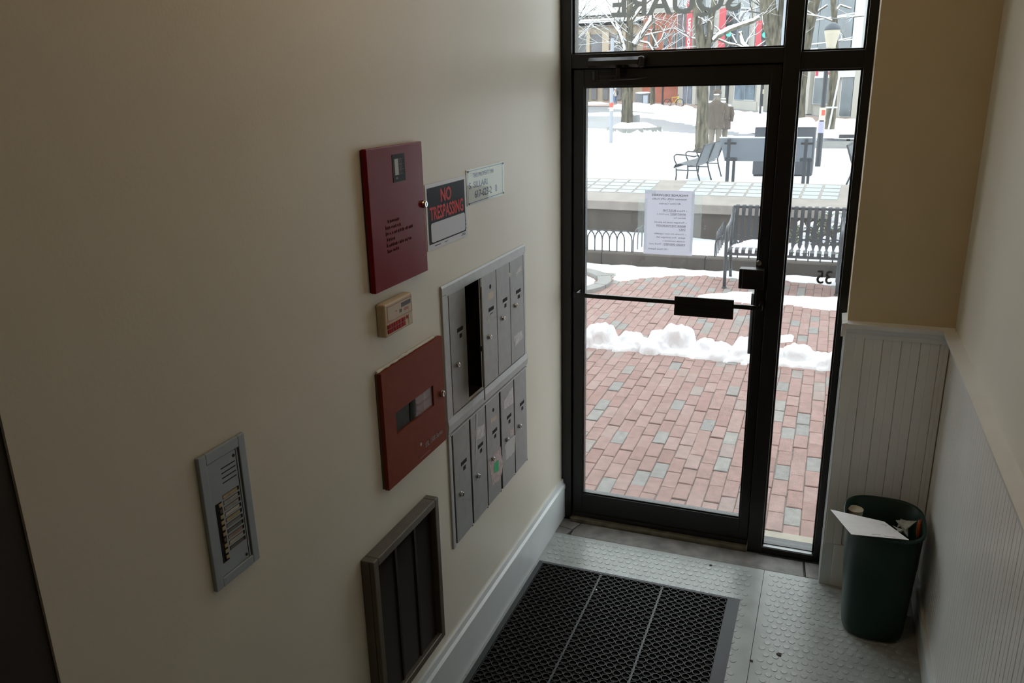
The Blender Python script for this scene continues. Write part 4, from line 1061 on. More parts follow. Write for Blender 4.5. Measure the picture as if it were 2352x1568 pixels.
# ---------------------------------------------------------------- sign board
sg = thing('sign_board', 'back of a tilted grey information sign on paired posts', 'sign', (-.3, 15, -.03))
ys1 = 14.7
a = hit(1653, 313, 1, ys1); b = hit(1866, 321, 1, ys1); zt_ = (a.z + b.z) / 2
dn = Vector((0, .42, -.52))
mb = MB(); q = [Vector((a.x, ys1, zt_)), Vector((b.x, ys1, zt_)), Vector((b.x, ys1, zt_)) + dn, Vector((a.x + .08, ys1, zt_)) + dn]
mb.prism(q, Vector((0, .52, .42)).normalized() * .03).build('board', mat('sign_back_grey', (.13, .148, .172), .45, var=.05, scale=4), sg)
MB().tube([q[0] + Vector((0, 0, .01)), q[1] + Vector((0, 0, .01))], .014, 6).build('edge_strip', mat('sign_edge', (.5, .55, .52), .5), sg)
for xp in (hit(1672, 380, 1, ys1).x, hit(1846, 400, 1, ys1).x):
    MB().box(xp - .035, xp + .035, ys1 - .06, ys1 + .0, -.03, zt_ - .03).build('post', IRON, sg)
    MB().box(xp + .05, xp + .11, ys1 + .36, ys1 + .42, -.03, zt_ - .5).build('post', IRON, sg)
    for dz_ in (-.1, -.47): MB().box(xp - .11, xp + .14, ys1 + .005 - dz_ * .72, ys1 + .04 - dz_ * .78, zt_ + dz_ - .04, zt_ + dz_ + .02).build('bracket', IRON, sg)
# ---------------------------------------------------------------- twin litter bins
tb = thing('litter_bin', 'dark grey double litter bin capped with snow behind the sign', 'litter bin', (-.68, 17.5, -.03))
xa, xb_ = ground(1727, 404).x, ground(1864, 409).x
LB = mat('litter_bin_grey', (.06, .066, .078), .5)
zt_ = hit(1745, 291, 1, 17.5).z
for s0, s1 in ((xa, xa + (xb_ - xa) * .49), (xa + (xb_ - xa) * .51, xb_)):
    p = MB().box(s0, s1, 17.45, 18.2, -.0, zt_).build('bin_unit', LB, tb, bevel=.04)
    box('foot_plate', IRON, tb, s0 + .03, s1 - .03, 17.5, 18.15, -.03, .02)
    mb = heightfield(MB(), s0 - .02, s1 + .02, 17.43, 18.22, 16, 18, lambda x, y: .19 * smooth01(min(x - s0 + .03, s1 + .03 - x, y - 17.42, 18.23 - y) / .16) * (1 + .2 * noise.noise(Vector((x * 5, y * 5, 2)))), lambda x, y: zt_ - .01)
    mb.build('snow_cap', SNOW, tb, smooth=True, kind='stuff')
# ---------------------------------------------------------------- lamp post, poles
lp = ground(1878, 382)
lpst = thing('lamp_post', 'black street lamp post with posters and a frosted acorn lantern', 'lamp post', tuple(lp))
top = hit(1890, 112, 1, lp.y).z
MB().lathe([(.075, lp.z), (.075, .9), (.06, .95), (.055, top - .1), (.07, top - .08), (.07, top)], (lp.x, lp.y, 0), 14).build('pole', IRON, lpst)
lr = 15 * (lp.y + 3.7) / FPX; lt = hit(1892, 70, 1, lp.y).z
zb_ = top + .02; ztp = hit(1892, 53, 1, lp.y).z
MB().lathe([(lr * .62, top), (lr * .6, top + .06), (lr * .95, lt - .1), (lr * 1.02, lt)], (lp.x + .06, lp.y, 0), 16).build('lantern_globe', mat('lantern_frost', (.36, .34, .28), .4, emit=((1, .72, .4), .15)), lpst, smooth=True)
MB().lathe([(lr * 1.04, lt), (lr * .98, lt + .08), (lr * .6, ztp - .03), (lr * .35, ztp), (.02, ztp + .01)], (lp.x + .06, lp.y, 0), 16).build('lantern_cap', STEELP, lpst, smooth=True)
def post_sheet(o, P, px_, r_, m, name='poster', a0=180, a1=360):
    x0, x1, y0, y1 = px_
    za, zb2 = hit((x0 + x1) / 2, y1, 1, P.y).z, hit((x0 + x1) / 2, y0, 1, P.y).z
    n = 10; A_ = [R(a0 + (a1 - a0) / n * k) for k in range(n + 1)]
    vs = [(P.x + r_ * math.cos(t_), P.y + r_ * math.sin(t_), z) for z in (za, zb2) for t_ in A_]
    return MB().add(vs, [(k, k + 1, k + n + 2, k + n + 1) for k in range(n)]).build(name, m, o)
post_sheet(lpst, lp, (1878, 1890, 247, 276), .078, mat('poster_cream', (.62, .56, .42), .7)); post_sheet(lpst, lp, (1881, 1891, 252, 265), .080, mat('poster_red', (.6, .1, .07), .7), 'poster', 255, 330); post_sheet(lpst, lp, (1876, 1889, 279, 305), .079, mat('poster_lilac', (.34, .33, .45), .7))
wp = ground(1403, 329)
wpo = thing('white_pole', 'pale grey pole with a red sticker standing in the snow', 'pole', tuple(wp))
MB().lathe([(.072, wp.z), (.07, hit(1402, 88, 1, wp.y).z)], (wp.x, wp.y, 0), 12).build('pole', mat('pale_pole', (.30, .325, .37), .5), wpo)
post_sheet(wpo, wp, (1399, 1407, 236, 246), .075, MATS['poster_red'], 'sticker'); post_sheet(wpo, wp, (1399, 1407, 247, 255), .075, MATS['poster_cream'], 'sticker')
wp2 = Vector((hit(1803, 60, 1, 22).x, 22, -.03))
tag(MB().lathe([(.075, -.03), (.07, 7)], (wp2.x, wp2.y, 0), 12).build('white_pole', MATS['pale_pole'], None), 'tall pale pole at the right edge of the wide transom', 'pole')

# ---------------------------------------------------------------- stone figures with snow
def skin(name, pts, edges, m, parent, sub=2, world=True):
    bm = bmesh.new(); lay = bm.verts.layers.skin.verify(); vs = []
    I = ROOT[parent].inverted()
    for i, (p, rx, ry) in enumerate(pts):
        v = bm.verts.new(I @ Vector(p) if world else p); v[lay].radius = (rx, ry); v[lay].use_root = (i == 0); vs.append(v)
    for a, b in edges: bm.edges.new((vs[a], vs[b]))
    me = bpy.data.meshes.new(name); bm.to_mesh(me); bm.free(); me.materials.append(m)
    o = bpy.data.objects.new(name, me); COL.objects.link(o); o.parent = parent; ROOT[o] = ROOT[parent]
    s = o.modifiers.new('skin', 'SKIN'); s.use_smooth_shade = True
    d = o.modifiers.new('sub', 'SUBSURF'); d.levels = sub; d.render_levels = sub
    return o
FIG = mat('brown_cast_stone', (.105, .083, .068), .95, var=.2, scale=9, bump=.4, bscale=30); FIGL = mat('tan_cast_stone', (.19, .165, .135), .95, var=.15, scale=9)
def figure(label, P, H, m, hat):
    o = thing('stone_figure', label, 'statue', tuple(P), group='stone figures')
    k = H / 2.0
    def q(x, y, z): return (P.x + x * k, P.y + y * k, P.z + z * k)
    pts = [(q(0, 0, .98), .2 * k, .17 * k), (q(0, 0, 1.25), .22 * k, .18 * k), (q(0, .0, 1.5), .24 * k, .17 * k), (q(0, 0, 1.66), .10 * k, .10 * k), (q(0, -.02, 1.78), .115 * k, .12 * k), (q(0, -.02, 1.9), .11 * k, .115 * k),
           (q(-.25, 0, 1.48), .10 * k, .10 * k), (q(-.30, -.02, 1.2), .085 * k, .085 * k), (q(-.24, -.1, .95), .065 * k, .065 * k),
           (q(.25, 0, 1.48), .10 * k, .10 * k), (q(.30, -.02, 1.2), .085 * k, .085 * k), (q(.24, -.1, .95), .065 * k, .065 * k),
           (q(-.11, 0, .85), .14 * k, .14 * k), (q(-.12, 0, .5), .10 * k, .11 * k), (q(-.12, 0, .08), .08 * k, .09 * k), (q(.11, 0, .85), .14 * k, .14 * k), (q(.12, 0, .5), .10 * k, .11 * k), (q(.12, 0, .08), .08 * k, .09 * k), (q(-.12, -.14, .04), .05 * k, .04 * k), (q(.12, -.14, .04), .05 * k, .04 * k)]
    ed = [(0, 1), (1, 2), (2, 3), (3, 4), (4, 5), (2, 6), (6, 7), (7, 8), (2, 9), (9, 10), (10, 11), (0, 12), (12, 13), (13, 14), (0, 15), (15, 16), (16, 17), (14, 18), (17, 19)]
    skin('figure_body', pts, ed, FIGL, o)
    ct = [[(P.x + a * k * math.cos(2 * math.pi * j / 16), P.y + b * k * math.sin(2 * math.pi * j / 16), P.z + z * k) for j in range(16)] for a, b, z in ((.33, .24, .66), (.32, .24, .95), (.31, .23, 1.25), (.33, .22, 1.45), (.25, .19, 1.57), (.12, .12, 1.63))]
    MB().rings(ct, False, False).build('coat', m, o, smooth=True)
    for s_ in (-1, 1): MB().tube([q(s_ * .29, 0, 1.5), q(s_ * .36, -.02, 1.25), q(s_ * .34, -.1, .98)], [.10 * k, .095 * k, .08 * k], 10).build('sleeve', m, o, smooth=True)
    if hat: MB().lathe([(.15 * k, 0), (.14 * k, .08 * k), (.1 * k, .15 * k), (.02, .19 * k)], q(0, -.02, 1.84), 14).build('hat', m, o, smooth=True)
    mb = MB(); mb.blob(q(-.2, .0, 1.575), .14 * k, .12 * k, .05 * k, .3, 3, 12, 8, 1); mb.blob(q(.19, 0, 1.575), .13 * k, .12 * k, .05 * k, .3, 3, 12, 8, 2); mb.blob(q(0, -.13, 1.83), .10 * k, .05 * k, .03 * k, .3, 3, 12, 8, 3)
    mb.build('snow_cap', SNOW, o, smooth=True, kind='stuff')
    return o
sp = ground(1641, 338)
figure('tall brown stone figure in a hat and long coat with snowy shoulders', sp, 1.98, FIG, True)
figure('second brown stone figure half hidden behind the figure in a hat', sp + Vector((.16, .6, 0)), 1.80, FIG, False)

# ---------------------------------------------------------------- trees
def pxpath(y, pts): return [hit(a, b, 1, y) for a, b in pts]
def rough_tube(mb, pts, rad, n=10, amp=.08, seed=0):
    k = len(mb.v); mb.tube(pts, rad, n)
    for i in range(k, len(mb.v)):
        v = Vector(mb.v[i]); r_ = rad[min(len(rad) - 1, (i - k) // n)]
        mb.v[i] = tuple(v + noise.noise_vector(v * (1.5 / max(r_, .05)) + Vector((seed, 0, 0))) * r_ * amp)
    return mb
def dens(pts, rad, n=4):
    o, q = [], []
    for i in range(len(pts) - 1):
        for k in range(n): t = k / n; o.append(pts[i].lerp(pts[i + 1], t)); q.append(rad[i] + (rad[i + 1] - rad[i]) * t)
    o.append(pts[-1]); q.append(rad[-1]); return o, q
def snow_on(mb, pts, rad, off=.55, w_=.75):
    p2 = []; r2 = []
    for p, r_ in zip(pts, rad): p2.append(p + Vector((0, -r_ * .35, r_ * off))); r2.append(r_ * w_ * (1 + .3 * noise.noise(p * 4)))
    mb.tube(p2, r2, 7)
def twig(tw, sn, p, d, L_, r_, depth, rr):
    pts = [p]; q = p; dd = d.normalized(); n = 4
    for k in range(n):
        dd = (dd + Vector((rr.gauss(0, .18), rr.gauss(0, .18), rr.gauss(.03, .15)))).normalized(); q = q + dd * (L_ / n); pts.append(q)
    rad = [r_ * (1 - .7 * k / n) for k in range(n + 1)]
    tw.tube(pts, rad, 4, cap=False)
    if abs(d.normalized().z) < .85 and rr.random() < .8: snow_on(sn, pts, [x * 1.15 for x in rad], .7, .75)
    if depth > 0:
        for k in range(3):
            i = rr.randint(1, n); s_ = Vector((rr.gauss(0, .7), rr.gauss(0, .5), rr.gauss(.25, .5)))
            twig(tw, sn, pts[i], (pts[i] - pts[i - 1]).normalized() + s_, L_ * .62, rad[i] * .75, depth - 1, rr)
def tree(label, y, trunks, limbs, seed, ntw=10, twl=1.6, grp='bare street trees', ring=None):
    """trunks and limbs are given as picture points at the distance where the trunk meets the ground; widths in picture units"""
    s_ = (y + 3.7) / FPX
    base = hit(trunks[0][0][0], trunks[0][0][1], 1, y); base.z = gz(y)
    o = thing('bare_tree', label, 'tree', tuple(base), group=grp)
    rr = random.Random(seed); tw, sn = MB(), MB(); anchors = []
    for i, (pp, ww) in enumerate((t_[0::2] if False else t_) if False else [(t_, None) for t_ in trunks]):
        pts = [hit(a, b, 1, y + 0) for a, b, _ in pp]; rad = [c_ * s_ for _, _, c_ in pp]
        if i == 0: pts[0].z = gz(y) - .05
        pts, rad = dens(pts, rad, 5)
        rough_tube(MB(), pts, rad, 12, .16, seed + i).build('trunk', BARK, o, smooth=True)
        anchors += [(p, r_) for p, r_ in list(zip(pts, rad))[len(pts) // 2:]]
    for i, pp in enumerate(limbs):
        pts = [hit(a, b, 1, y + .3 * math.sin(i * 2.3) * (k > 0)) for k, (a, b, _) in enumerate(pp)]; rad = [c_ * s_ for _, _, c_ in pp]
        pts, rad = dens(pts, rad, 3)
        rough_tube(MB(), pts, rad, 8, .12, seed + 40 + i).build('limb', BARK, o, smooth=True)
        snow_on(sn, pts, rad, .55, .8)
        anchors += list(zip(pts, rad))[2:]
    for k in range(ntw):
        p, r_ = rr.choice(anchors)
        twig(tw, sn, p, Vector((rr.gauss(0, 1), rr.gauss(0, .5), rr.gauss(.35, .5))), twl * (.6 + .7 * rr.random()), min(r_ * .35, .03 * (y / 25)), 2, rr)
    if tw.v: tw.build('twigs', BARK, o, kind='stuff')
    if sn.v: sn.build('branch_snow', SNOWF, o, smooth=True, kind='stuff')
    return o
y1_ = ground(1439, 290).y
tree('bare tree in the round kerb bed with two thick snowy limbs', y1_, [[(1439, 291, 15), (1440, 275, 13), (1441, 230, 12), (1442, 200, 11.5), (1446, 120, 8), (1447, 40, 7), (1447, -60, 6)]],
     [[(1436, 118, 5), (1428, 90, 5), (1418, 60, 5), (1414, 36, 4.5), (1424, 10, 4), (1432, -20, 3)], [(1455, 105, 6.5), (1470, 85, 6.5), (1482, 68, 6), (1494, 50, 5.5), (1497, 25, 4), (1506, -15, 3)], [(1470, 95, 2), (1490, 100, 2.5), (1502, 120, 2.5)], [(1432, 105, 2), (1420, 98, 1.6), (1408, 94, 1.4)], [(1495, 75, 1.5), (1505, 95, 2), (1512, 110, 1.5)], [(1450, 50, 3), (1480, 10, 2.5), (1520, -20, 2)]], 11, 26, 3.0)
y2_ = ground(1612, 350).y
tree('bare tree trunk beside the stone figures with a snowy broken branch', y2_, [[(1611, 352, 19), (1612, 335, 15), (1613, 290, 13.5), (1614, 240, 12.5), (1613, 180, 12), (1613, 120, 12), (1606, 70, 9), (1599, 20, 8), (1597, -60, 7)], [(1616, 130, 8), (1630, 90, 7), (1633, 50, 7), (1640, 10, 6), (1646, -60, 5)]],
     [[(1637, 94, 5), (1650, 82, 5.5), (1675, 68, 5.5), (1705, 57, 5), (1730, 48, 4.5), (1744, 40, 4)], [(1650, 90, 2.2), (1672, 100, 2.5), (1695, 104, 2.3), (1720, 116, 2.2)], [(1682, 82, 2), (1692, 100, 1.6)], [(1606, 60, 2), (1625, 50, 2.2), (1640, 56, 1.5)]], 12, 14, 1.2)
tree('thick leaning bare tree behind the door mullion', 29, [[(1806, 330, 17), (1800, 240, 16), (1786, 150, 16), (1780, 110, 16), (1768, 40, 17), (1755, -60, 16)], [(1776, 90, 8), (1795, 40, 8), (1802, -40, 7)]], [[(1700, 75, 5), (1705, 100, 5), (1722, 118, 5)], [(1765, 30, 3), (1740, 0, 2.5), (1720, -20, 2)]], 13, 10, 1.5)
tree('leaning bare tree seen through the narrow transom', 33, [[(1832, 318, 13), (1838, 200, 12), (1848, 115, 11), (1858, 60, 11), (1872, 0, 11), (1890, -60, 10)]], [[(1860, 45, 3), (1880, 25, 2.5), (1900, 12, 2)], [(1866, 20, 3), (1850, 0, 2)]], 14, 3, 1.2)
ty = ground(1903, 316).y
tree('slender bare tree beside the lamp post with a leaning stake', ty, [[(1903, 318, 10.5), (1906, 290, 9.5), (1911, 240, 9), (1914, 190, 8.5), (1917, 110, 7.5), (1917, 50, 6), (1912, -40, 5)]], [[(1916, 42, 2.5), (1935, 40, 2.2), (1960, 38, 2), (1985, 36, 1.5)], [(1914, 30, 2.5), (1930, 12, 2), (1955, 20, 1.6)]], 15, 5, 1.2)
st_o = thing('stake', 'thin silver stake leaning on the slender tree', 'stake', tuple(ground(1899, 318)))
MB().tube([hit(1899, 316, 1, ty - .4), hit(1930, 164, 1, ty - .3)], .035, 8).build('rod', mat('galvanised', (.5, .53, .55), .4), st_o)
st2 = MB().box(*[v for v in (hit(1905, 245, 1, ty - .35).x - .12, hit(1905, 245, 1, ty - .35).x + .3, ty - .42, ty - .38, hit(1905, 246, 1, ty).z - .03, hit(1905, 246, 1, ty).z + .03)]).build('tie', MATS['galvanised'], st_o)
tree('thin grey tree across the street by the far litter bin', 66, [[(1499, 240, 5.5), (1499, 200, 5), (1500, 120, 4), (1502, 40, 3)]], [[(1500, 110, 2), (1520, 90, 2), (1530, 60, 1.5)]], 16, 10, 3)
tree('fine twigged bare tree at the upper left corner of the transom', 50, [[(1296, 260, 5), (1298, 130, 4), (1302, 80, 3), (1320, 10, 2), (1330, -40, 1.5)]], [[(1300, 110, 2), (1318, 60, 1.5), (1345, 10, 1), (1360, -30, .8)], [(1300, 90, 2), (1330, 45, 1.4), (1370, 15, 1)], [(1300, 120, 1.6), (1335, 80, 1.2), (1360, 55, 1)], [(1370, -30, 1.5), (1400, 10, 1.2), (1425, 30, 1)]], 17, 60, 3.2)

# ring bed under the first tree, low bed at right, utility box
rb = thing('tree_bed', 'round pale stone kerb bed heaped with snow under the snowy tree', 'tree bed', tuple(ground(1440, 304)))
cL, cR = ground(1382, 305), ground(1506, 305); cx = (cL.x + cR.x) / 2; rad_ = (cR.x - cL.x) / 2; cy = cL.y + rad_ * .9
for k in range(10):
    a0, a1 = R(36 * k - 90 + 1), R(36 * k - 90 + 35); base = [(cx + rad_ * math.cos(a0 + (a1 - a0) * q / 5), cy + rad_ * 1.2 * math.sin(a0 + (a1 - a0) * q / 5), gz(cy) - .1) for q in range(6)]
    base += [(cx + (rad_ - .25) * math.cos(a0 + (a1 - a0) * q / 5), cy + (rad_ - .25) * 1.2 * math.sin(a0 + (a1 - a0) * q / 5), gz(cy) - .1) for q in range(5, -1, -1)]
    MB().prism(base, (0, 0, .30)).build('kerb_stone', KERB, rb)
heightfield(MB(), cx - rad_, cx + rad_, cy - rad_ * 1.2, cy + rad_ * 1.2, 26, 26, lambda x, y: (lambda d: (.16 + .25 * smooth01(d * 1.5)) * (1 + .3 * noise.noise(Vector((x * 1.2, y * 1.2, 0)))) if d > 0 else 0)(1 - math.hypot((x - cx) / rad_, (y - cy) / (rad_ * 1.2))), lambda x, y: gz(cy)).build('snow_heap', SNOWF, rb, smooth=True, kind='stuff')
ub2 = ground(1458, 290); ux0, ux1 = hit(1450, 280, 1, y1_ + .6).x, hit(1465, 280, 1, y1_ + .6).x
ubx = thing('utility_box', 'pale grey utility box with a snow cap behind the tree trunk', 'utility box', (ux0, y1_ + .6, gz(40)))
box('cabinet', mat('pale_box', (.36, .37, .38), .6), ubx, ux0, ux1, y1_ + .6, y1_ + 1.1, gz(40), hit(1458, 264, 1, y1_ + .6).z, bevel=.02)
z_ = hit(1458, 264, 1, y1_ + .6).z
MB().blob(((ux0 + ux1) / 2, y1_ + .85, z_), (ux1 - ux0) * .55, .28, .14, .2, 2, 12, 8).build('snow_cap', SNOWF, ubx, smooth=True, kind='stuff')
rk = thing('raised_bed', 'long pale stone bed with snow and a flat slab seat at right', 'raised bed', tuple(ground(1900, 343)))
k0 = ground(1866, 341); k1 = ground(1985, 342)
MB().box(k0.x, k1.x + 3, k0.y, k0.y + .3, gz(k0.y) - .1, gz(k0.y) + .24).build('kerb_wall', KERB, rk)
heightfield(MB(), k0.x - .2, k1.x + 3, k0.y + .05, k0.y + 6, 30, 24, lambda x, y: .33 + .1 * noise.noise(Vector((x, y * .6, 3))), lambda x, y: gz(y)).build('snow_heap', SNOWF, rk, smooth=True, kind='stuff')
sl = thing('slab_seat', 'dark flat slab seat under snow on the raised bed', 'seat', tuple(ground(1950, 330)))
p0 = hit(1927, 313, 1, k0.y + .5); p1 = hit(1990, 309, 1, k0.y + .5)
MB().box(p0.x, p1.x + 1, k0.y + .3, k0.y + .75, p0.z - .05, p0.z + .05).build('seat_top', IRON, sl)
MB().box(p0.x + .25, p0.x + .37, k0.y + .4, k0.y + .6, gz(k0.y) + .2, p0.z - .04).build('support', IRON, sl)
heightfield(MB(), p0.x, p1.x + 1, k0.y + .3, k0.y + .75, 16, 8, lambda x, y: .06 + .03 * noise.noise(Vector((x * 3, y * 3, 0))), lambda x, y: p0.z + .045).build('snow_cap', SNOWF, sl, smooth=True, kind='stuff')

# shrub with snow behind the bench
sh = thing('evergreen_shrub', 'low green shrub loaded with snow behind the strap bench', 'shrub', (1.3, 7.1, .1))
mb = MB(); sn = MB(); rr = random.Random(21)
LEAF = random_mat('shrub_leaf', [(0, (.05, .075, .03)), (.5, (.085, .11, .045)), (1, (.13, .14, .07))], True, .6, 0, .1)
for k in range(900):
    x = .75 + 1.6 * rr.random(); y = 6.75 + .8 * rr.random(); hm = .62 * (1 - ((x - 1.5) / 1.1) ** 2) * (1 - ((y - 7.15) / .75) ** 2)
    z = .1 + max(.05, hm) * rr.random() ** .6
    a = rr.random() * 6.28; e = Vector((math.cos(a), math.sin(a), rr.gauss(0, .4))).normalized(); f_ = e.orthogonal().normalized(); c = Vector((x, y, z)); l = .035 + .02 * rr.random()
    mb.add([c, c + e * l * .5 + f_ * l * .22, c + e * l, c + e * l * .5 - f_ * l * .22], [(0, 1, 2, 3)])
mb.build('leaves', LEAF, sh, kind='stuff')
for k in range(60):
    x = .85 + 1.4 * rr.random(); y = 6.75 + .6 * rr.random(); hm = .62 * (1 - ((x - 1.5) / 1.1) ** 2) * (1 - ((y - 7.15) / .75) ** 2)
    sn.blob((x, y, .1 + max(.05, hm) * (.35 + .65 * rr.random())), .035 + .04 * rr.random(), .04 + .03 * rr.random(), .03 + .03 * rr.random(), .35, 3, 9, 6, k)
sn.build('snow_clumps', SNOW, sh, smooth=True, kind='stuff')
mb = MB()
for k in range(14):
    x = 1.0 + 1.1 * rr.random(); mb.tube([(1.5 + (x - 1.5) * .3, 7.1, .08), (x, 6.9 + .4 * rr.random(), .5)], .008, 5)
mb.build('stems', BARK, sh, kind='stuff')

# ---------------------------------------------------------------- snow over the square and the banks along the street
bk_y = (W0 + flat * (vb + .02)).y
patch('ground_snow', 'broad trampled snow field covering the square', [(-45, 48), (-11.4, 39.1), (-6.1, 35.8), (-2.9, 33.3), (1, 31.2), (12, 28), (40, 22), (40, 8.6), (5, 8.8), (3, 9.2), (0, bk_y + .3), (-7, bk_y + .7), (-45, 12)], .05, .55, edge=.8, rag=.5, freq=.35, lump=.7, m=SNOWF, seed=2, base=lambda x, y: gz(y) - .045)
def bank(label, pts, wd, h, seed, res=.35):
    xs = [p[0] for p in pts]; ys = [p[1] for p in pts]
    def fn(x, y):
        best = 1e9
        for (ax, ay), (bx, by) in zip(pts, pts[1:]):
            dx, dy = bx - ax, by - ay; t_ = max(0, min(1, ((x - ax) * dx + (y - ay) * dy) / (dx * dx + dy * dy))); best = min(best, math.hypot(x - ax - t_ * dx, y - ay - t_ * dy))
        q = 1 - best / (wd * (1 + .4 * noise.noise(Vector((x * .5, y * .5, seed)))))
        return h * smooth01(q * 1.6) * (1 + .75 * noise.noise(Vector((x * .8, y * .8, seed))) + .35 * noise.noise(Vector((x * 2, y * 2, seed)))) if q > 0 else 0
    m_ = heightfield(MB(), min(xs) - wd, max(xs) + wd, min(ys) - wd, max(ys) + wd, int((max(xs) - min(xs) + 2 * wd) / res), int((max(ys) - min(ys) + 2 * wd) / res), fn, lambda x, y: gz(y) - .05).build('snow_bank', SNOWF, None, smooth=True, kind='stuff')
    tag(m_, label, 'snow')
def G(*pp): return [(ground(a, b).x, ground(a, b).y) for a, b in pp]
bank('lumpy snow bank along the far pavement', G((1440, 246), (1500, 251), (1560, 257), (1610, 262), (1700, 272), (1790, 281)), 1.6, .34, 1)
bank('low snow windrow lying in the middle of the street', G((1330, 262), (1440, 262)) + G((1540, 267), (1650, 283), (1760, 300)), 1.3, .14, 4)
bank('snow bank on the near side of the street at right', G((1930, 296), (1985, 299)) + [(8, 33)], 1.6, .5, 5)
bank('snow heap at the far left kerb of the street', G((1335, 238), (1362, 239)), 2.0, .2, 6)

# ---------------------------------------------------------------- far side of the street
fp_ = MB(); a_ = G((1300, 243), (1480, 244), (1560, 248), (1700, 266), (1840, 279), (1990, 286)); b_ = G((1300, 230), (1480, 232), (1560, 236), (1700, 253), (1840, 264), (1990, 271))
for (x, y) in a_: fp_.v.append((x, y, gz(y) - .02))
for (x, y) in b_: fp_.v.append((x, y, gz(y) - .02))
for k in range(5): fp_.f.append((k, k + 1, 7 + k, 6 + k))
fp_ = fp_.build('far_pavement', mat('far_brick_pavement', (.33, .25, .22), .9, var=.1, scale=.5), None); tag(fp_, 'brownish brick pavement across the street', 'pavement', kind='structure')

FA = ground(1990, 272); FB = ground(1557, 236)
FE = Vector((FB.x - FA.x, FB.y - FA.y, 0)); FLEN = FE.length; FE.normalize(); FN = Vector((-FE.y, FE.x, 0)); FN = FN if FN.dot(CAM - FA) > 0 else -FN
def fpt(px_, py_, off=0):
    d = ray(px_, py_); P = CAM + d * (((FA + FN * off) - CAM).dot(FN) / d.dot(FN)); return (P - FA).dot(FE), P.z
def fq(s, z, off): return FA + FE * s + FN * off + Vector((0, 0, z - FA.z))
def fbox(root, name, m, x0, x1, y0, y1, o0=0, o1=.2, **k):
    """a box on the oblique facade between picture columns x0..x1 and rows y0..y1"""
    ym = (y0 + y1) / 2; s0, s1 = fpt(x0, ym, o1)[0], fpt(x1, ym, o1)[0]; xm = (x0 + x1) / 2; z1, z0 = fpt(xm, y0, o1)[1], fpt(xm, y1, o1)[1]
    c = (fq(s0, z0, o0) + fq(s1, z1, o1)) / 2
    return MB().obox(c, FE * abs(s1 - s0) / 2, FN * (o1 - o0) / 2, Vector((0, 0, abs(z1 - z0) / 2))).build(name, m, root, **k)
FCON = mat('far_beige_concrete', (.38, .365, .33), .9, var=.06, scale=.6); FPIER = mat('far_pale_pier', (.45, .44, .40), .9); FWIN = mat('far_window_glass', (.10, .13, .15), .15, var=.3, scale=.8); FWHT = mat('far_white_frame', (.60, .62, .63), .6)
sbld = thing('shop_building', 'beige concrete shop building with tall windows across the street', 'building', tuple(FA))
s_end = fpt(1557, 200)[0]
MB().obox(fq(s_end / 2 - 6, 6.5 + gz(60), -4), FE * (s_end / 2 + 6), FN * 4, Vector((0, 0, 7))).build('wall', FCON, sbld)
def fwin(x0, x1, y0, y1, panes=1, m=FWIN):
    f_ = fbox(sbld, 'window', FWHT, x0, x1, y0, y1, 0, .12)
    w_ = (x1 - x0) / panes
    for k in range(panes): fbox(f_, 'pane', m, x0 + w_ * k + .9, x0 + w_ * (k + 1) - .9, y0 + 2, y1 - 2, .1, .16)
fwin(1688, 1735, 120, 231, 2, mat('far_blue_glass', (.13, .19, .25), .2, var=.4, scale=1)); fwin(1630, 1656, 130, 244, 2); fwin(1568, 1590, 120, 240, 2, MATS['far_blue_glass'])
fwin(1868, 1913, 176, 240, 2); fwin(1930, 1958, 176, 269, 1); fwin(1838, 1846, 170, 240, 1)
fwin(1556, 1582, -40, 112, 2); fwin(1600, 1640, -40, 112, 2); fwin(1668, 1722, -40, 110, 2); fwin(1846, 1962, -60, 112, 3); fwin(1735, 1800, -40, 112, 2)
fbox(sbld, 'mullion', FWHT, 1846, 1962, 95, 98, .12, .2); fbox(sbld, 'mullion', FWHT, 1846, 1962, 39, 42, .12, .2)
for x0, x1, y0, y1 in ((1846, 1858, 165, 262), (1959, 1979, 162, 272), (1738, 1752, 150, 255), (1660, 1667, 120, 246), (1592, 1599, 120, 240)): fbox(sbld, 'pier', FPIER, x0, x1, y0, y1, 0, .3)
fbox(sbld, 'pier', FWHT, 1964, 1986, -60, 112, 0, .35); fbox(sbld, 'band', FPIER, 1840, 1995, 113, 130, 0, .3); fbox(sbld, 'stall_riser', FPIER, 1682, 1737, 232, 252, 0, .35)
sgn = fbox(sbld, 'shop_sign', FWHT, 1872, 1964, 164, 178, .12, .3)
fbox(sgn, 'sign_mark', mat('far_red', (.52, .05, .07), .6), 1898, 1908, 166, 171, .3, .33); fbox(sgn, 'sign_mark', MATS['far_red'], 1873, 1878, 163, 174, .3, .33)
FRED = MATS['far_red']
def banner(label, x0, x1, y0, y1, off, word=None):
    ym = (y0 + y1) / 2; o = thing('street_banner', label, 'banner', tuple(fq(fpt(x0, ym, off)[0], 3, off)), group='red street banners')
    s0, s1 = sorted((fpt(x0, ym, off)[0], fpt(x1, ym, off)[0])); xm = (x0 + x1) / 2; zt3, zb3 = fpt(xm, y0, off)[1], fpt(xm, y1, off)[1]
    MB().obox((fq(s0, zb3, off) + fq(s1, zt3, off)) / 2, FE * (s1 - s0) / 2, FN * .02, Vector((0, 0, (zt3 - zb3) / 2))).build('cloth', FRED, o)
    for z_ in (zb3 + .1, zt3 - .1): MB().tube([fq((s0 + s1) / 2, z_, 0), fq((s0 + s1) / 2, z_, off - .01)], .04, 6).build('bracket', IRON, o)
    if word:
        W2 = s1 - s0; H2 = zt3 - zb3                # the word runs up the banner
        print_lines(MB(), [(word, H2 * .02, W2 * .22, H2 * .56, W2 * .72, .04)], fq(s0, zb3, off + .03), (0, 0, 1), FE).build('lettering', FWHT, o)
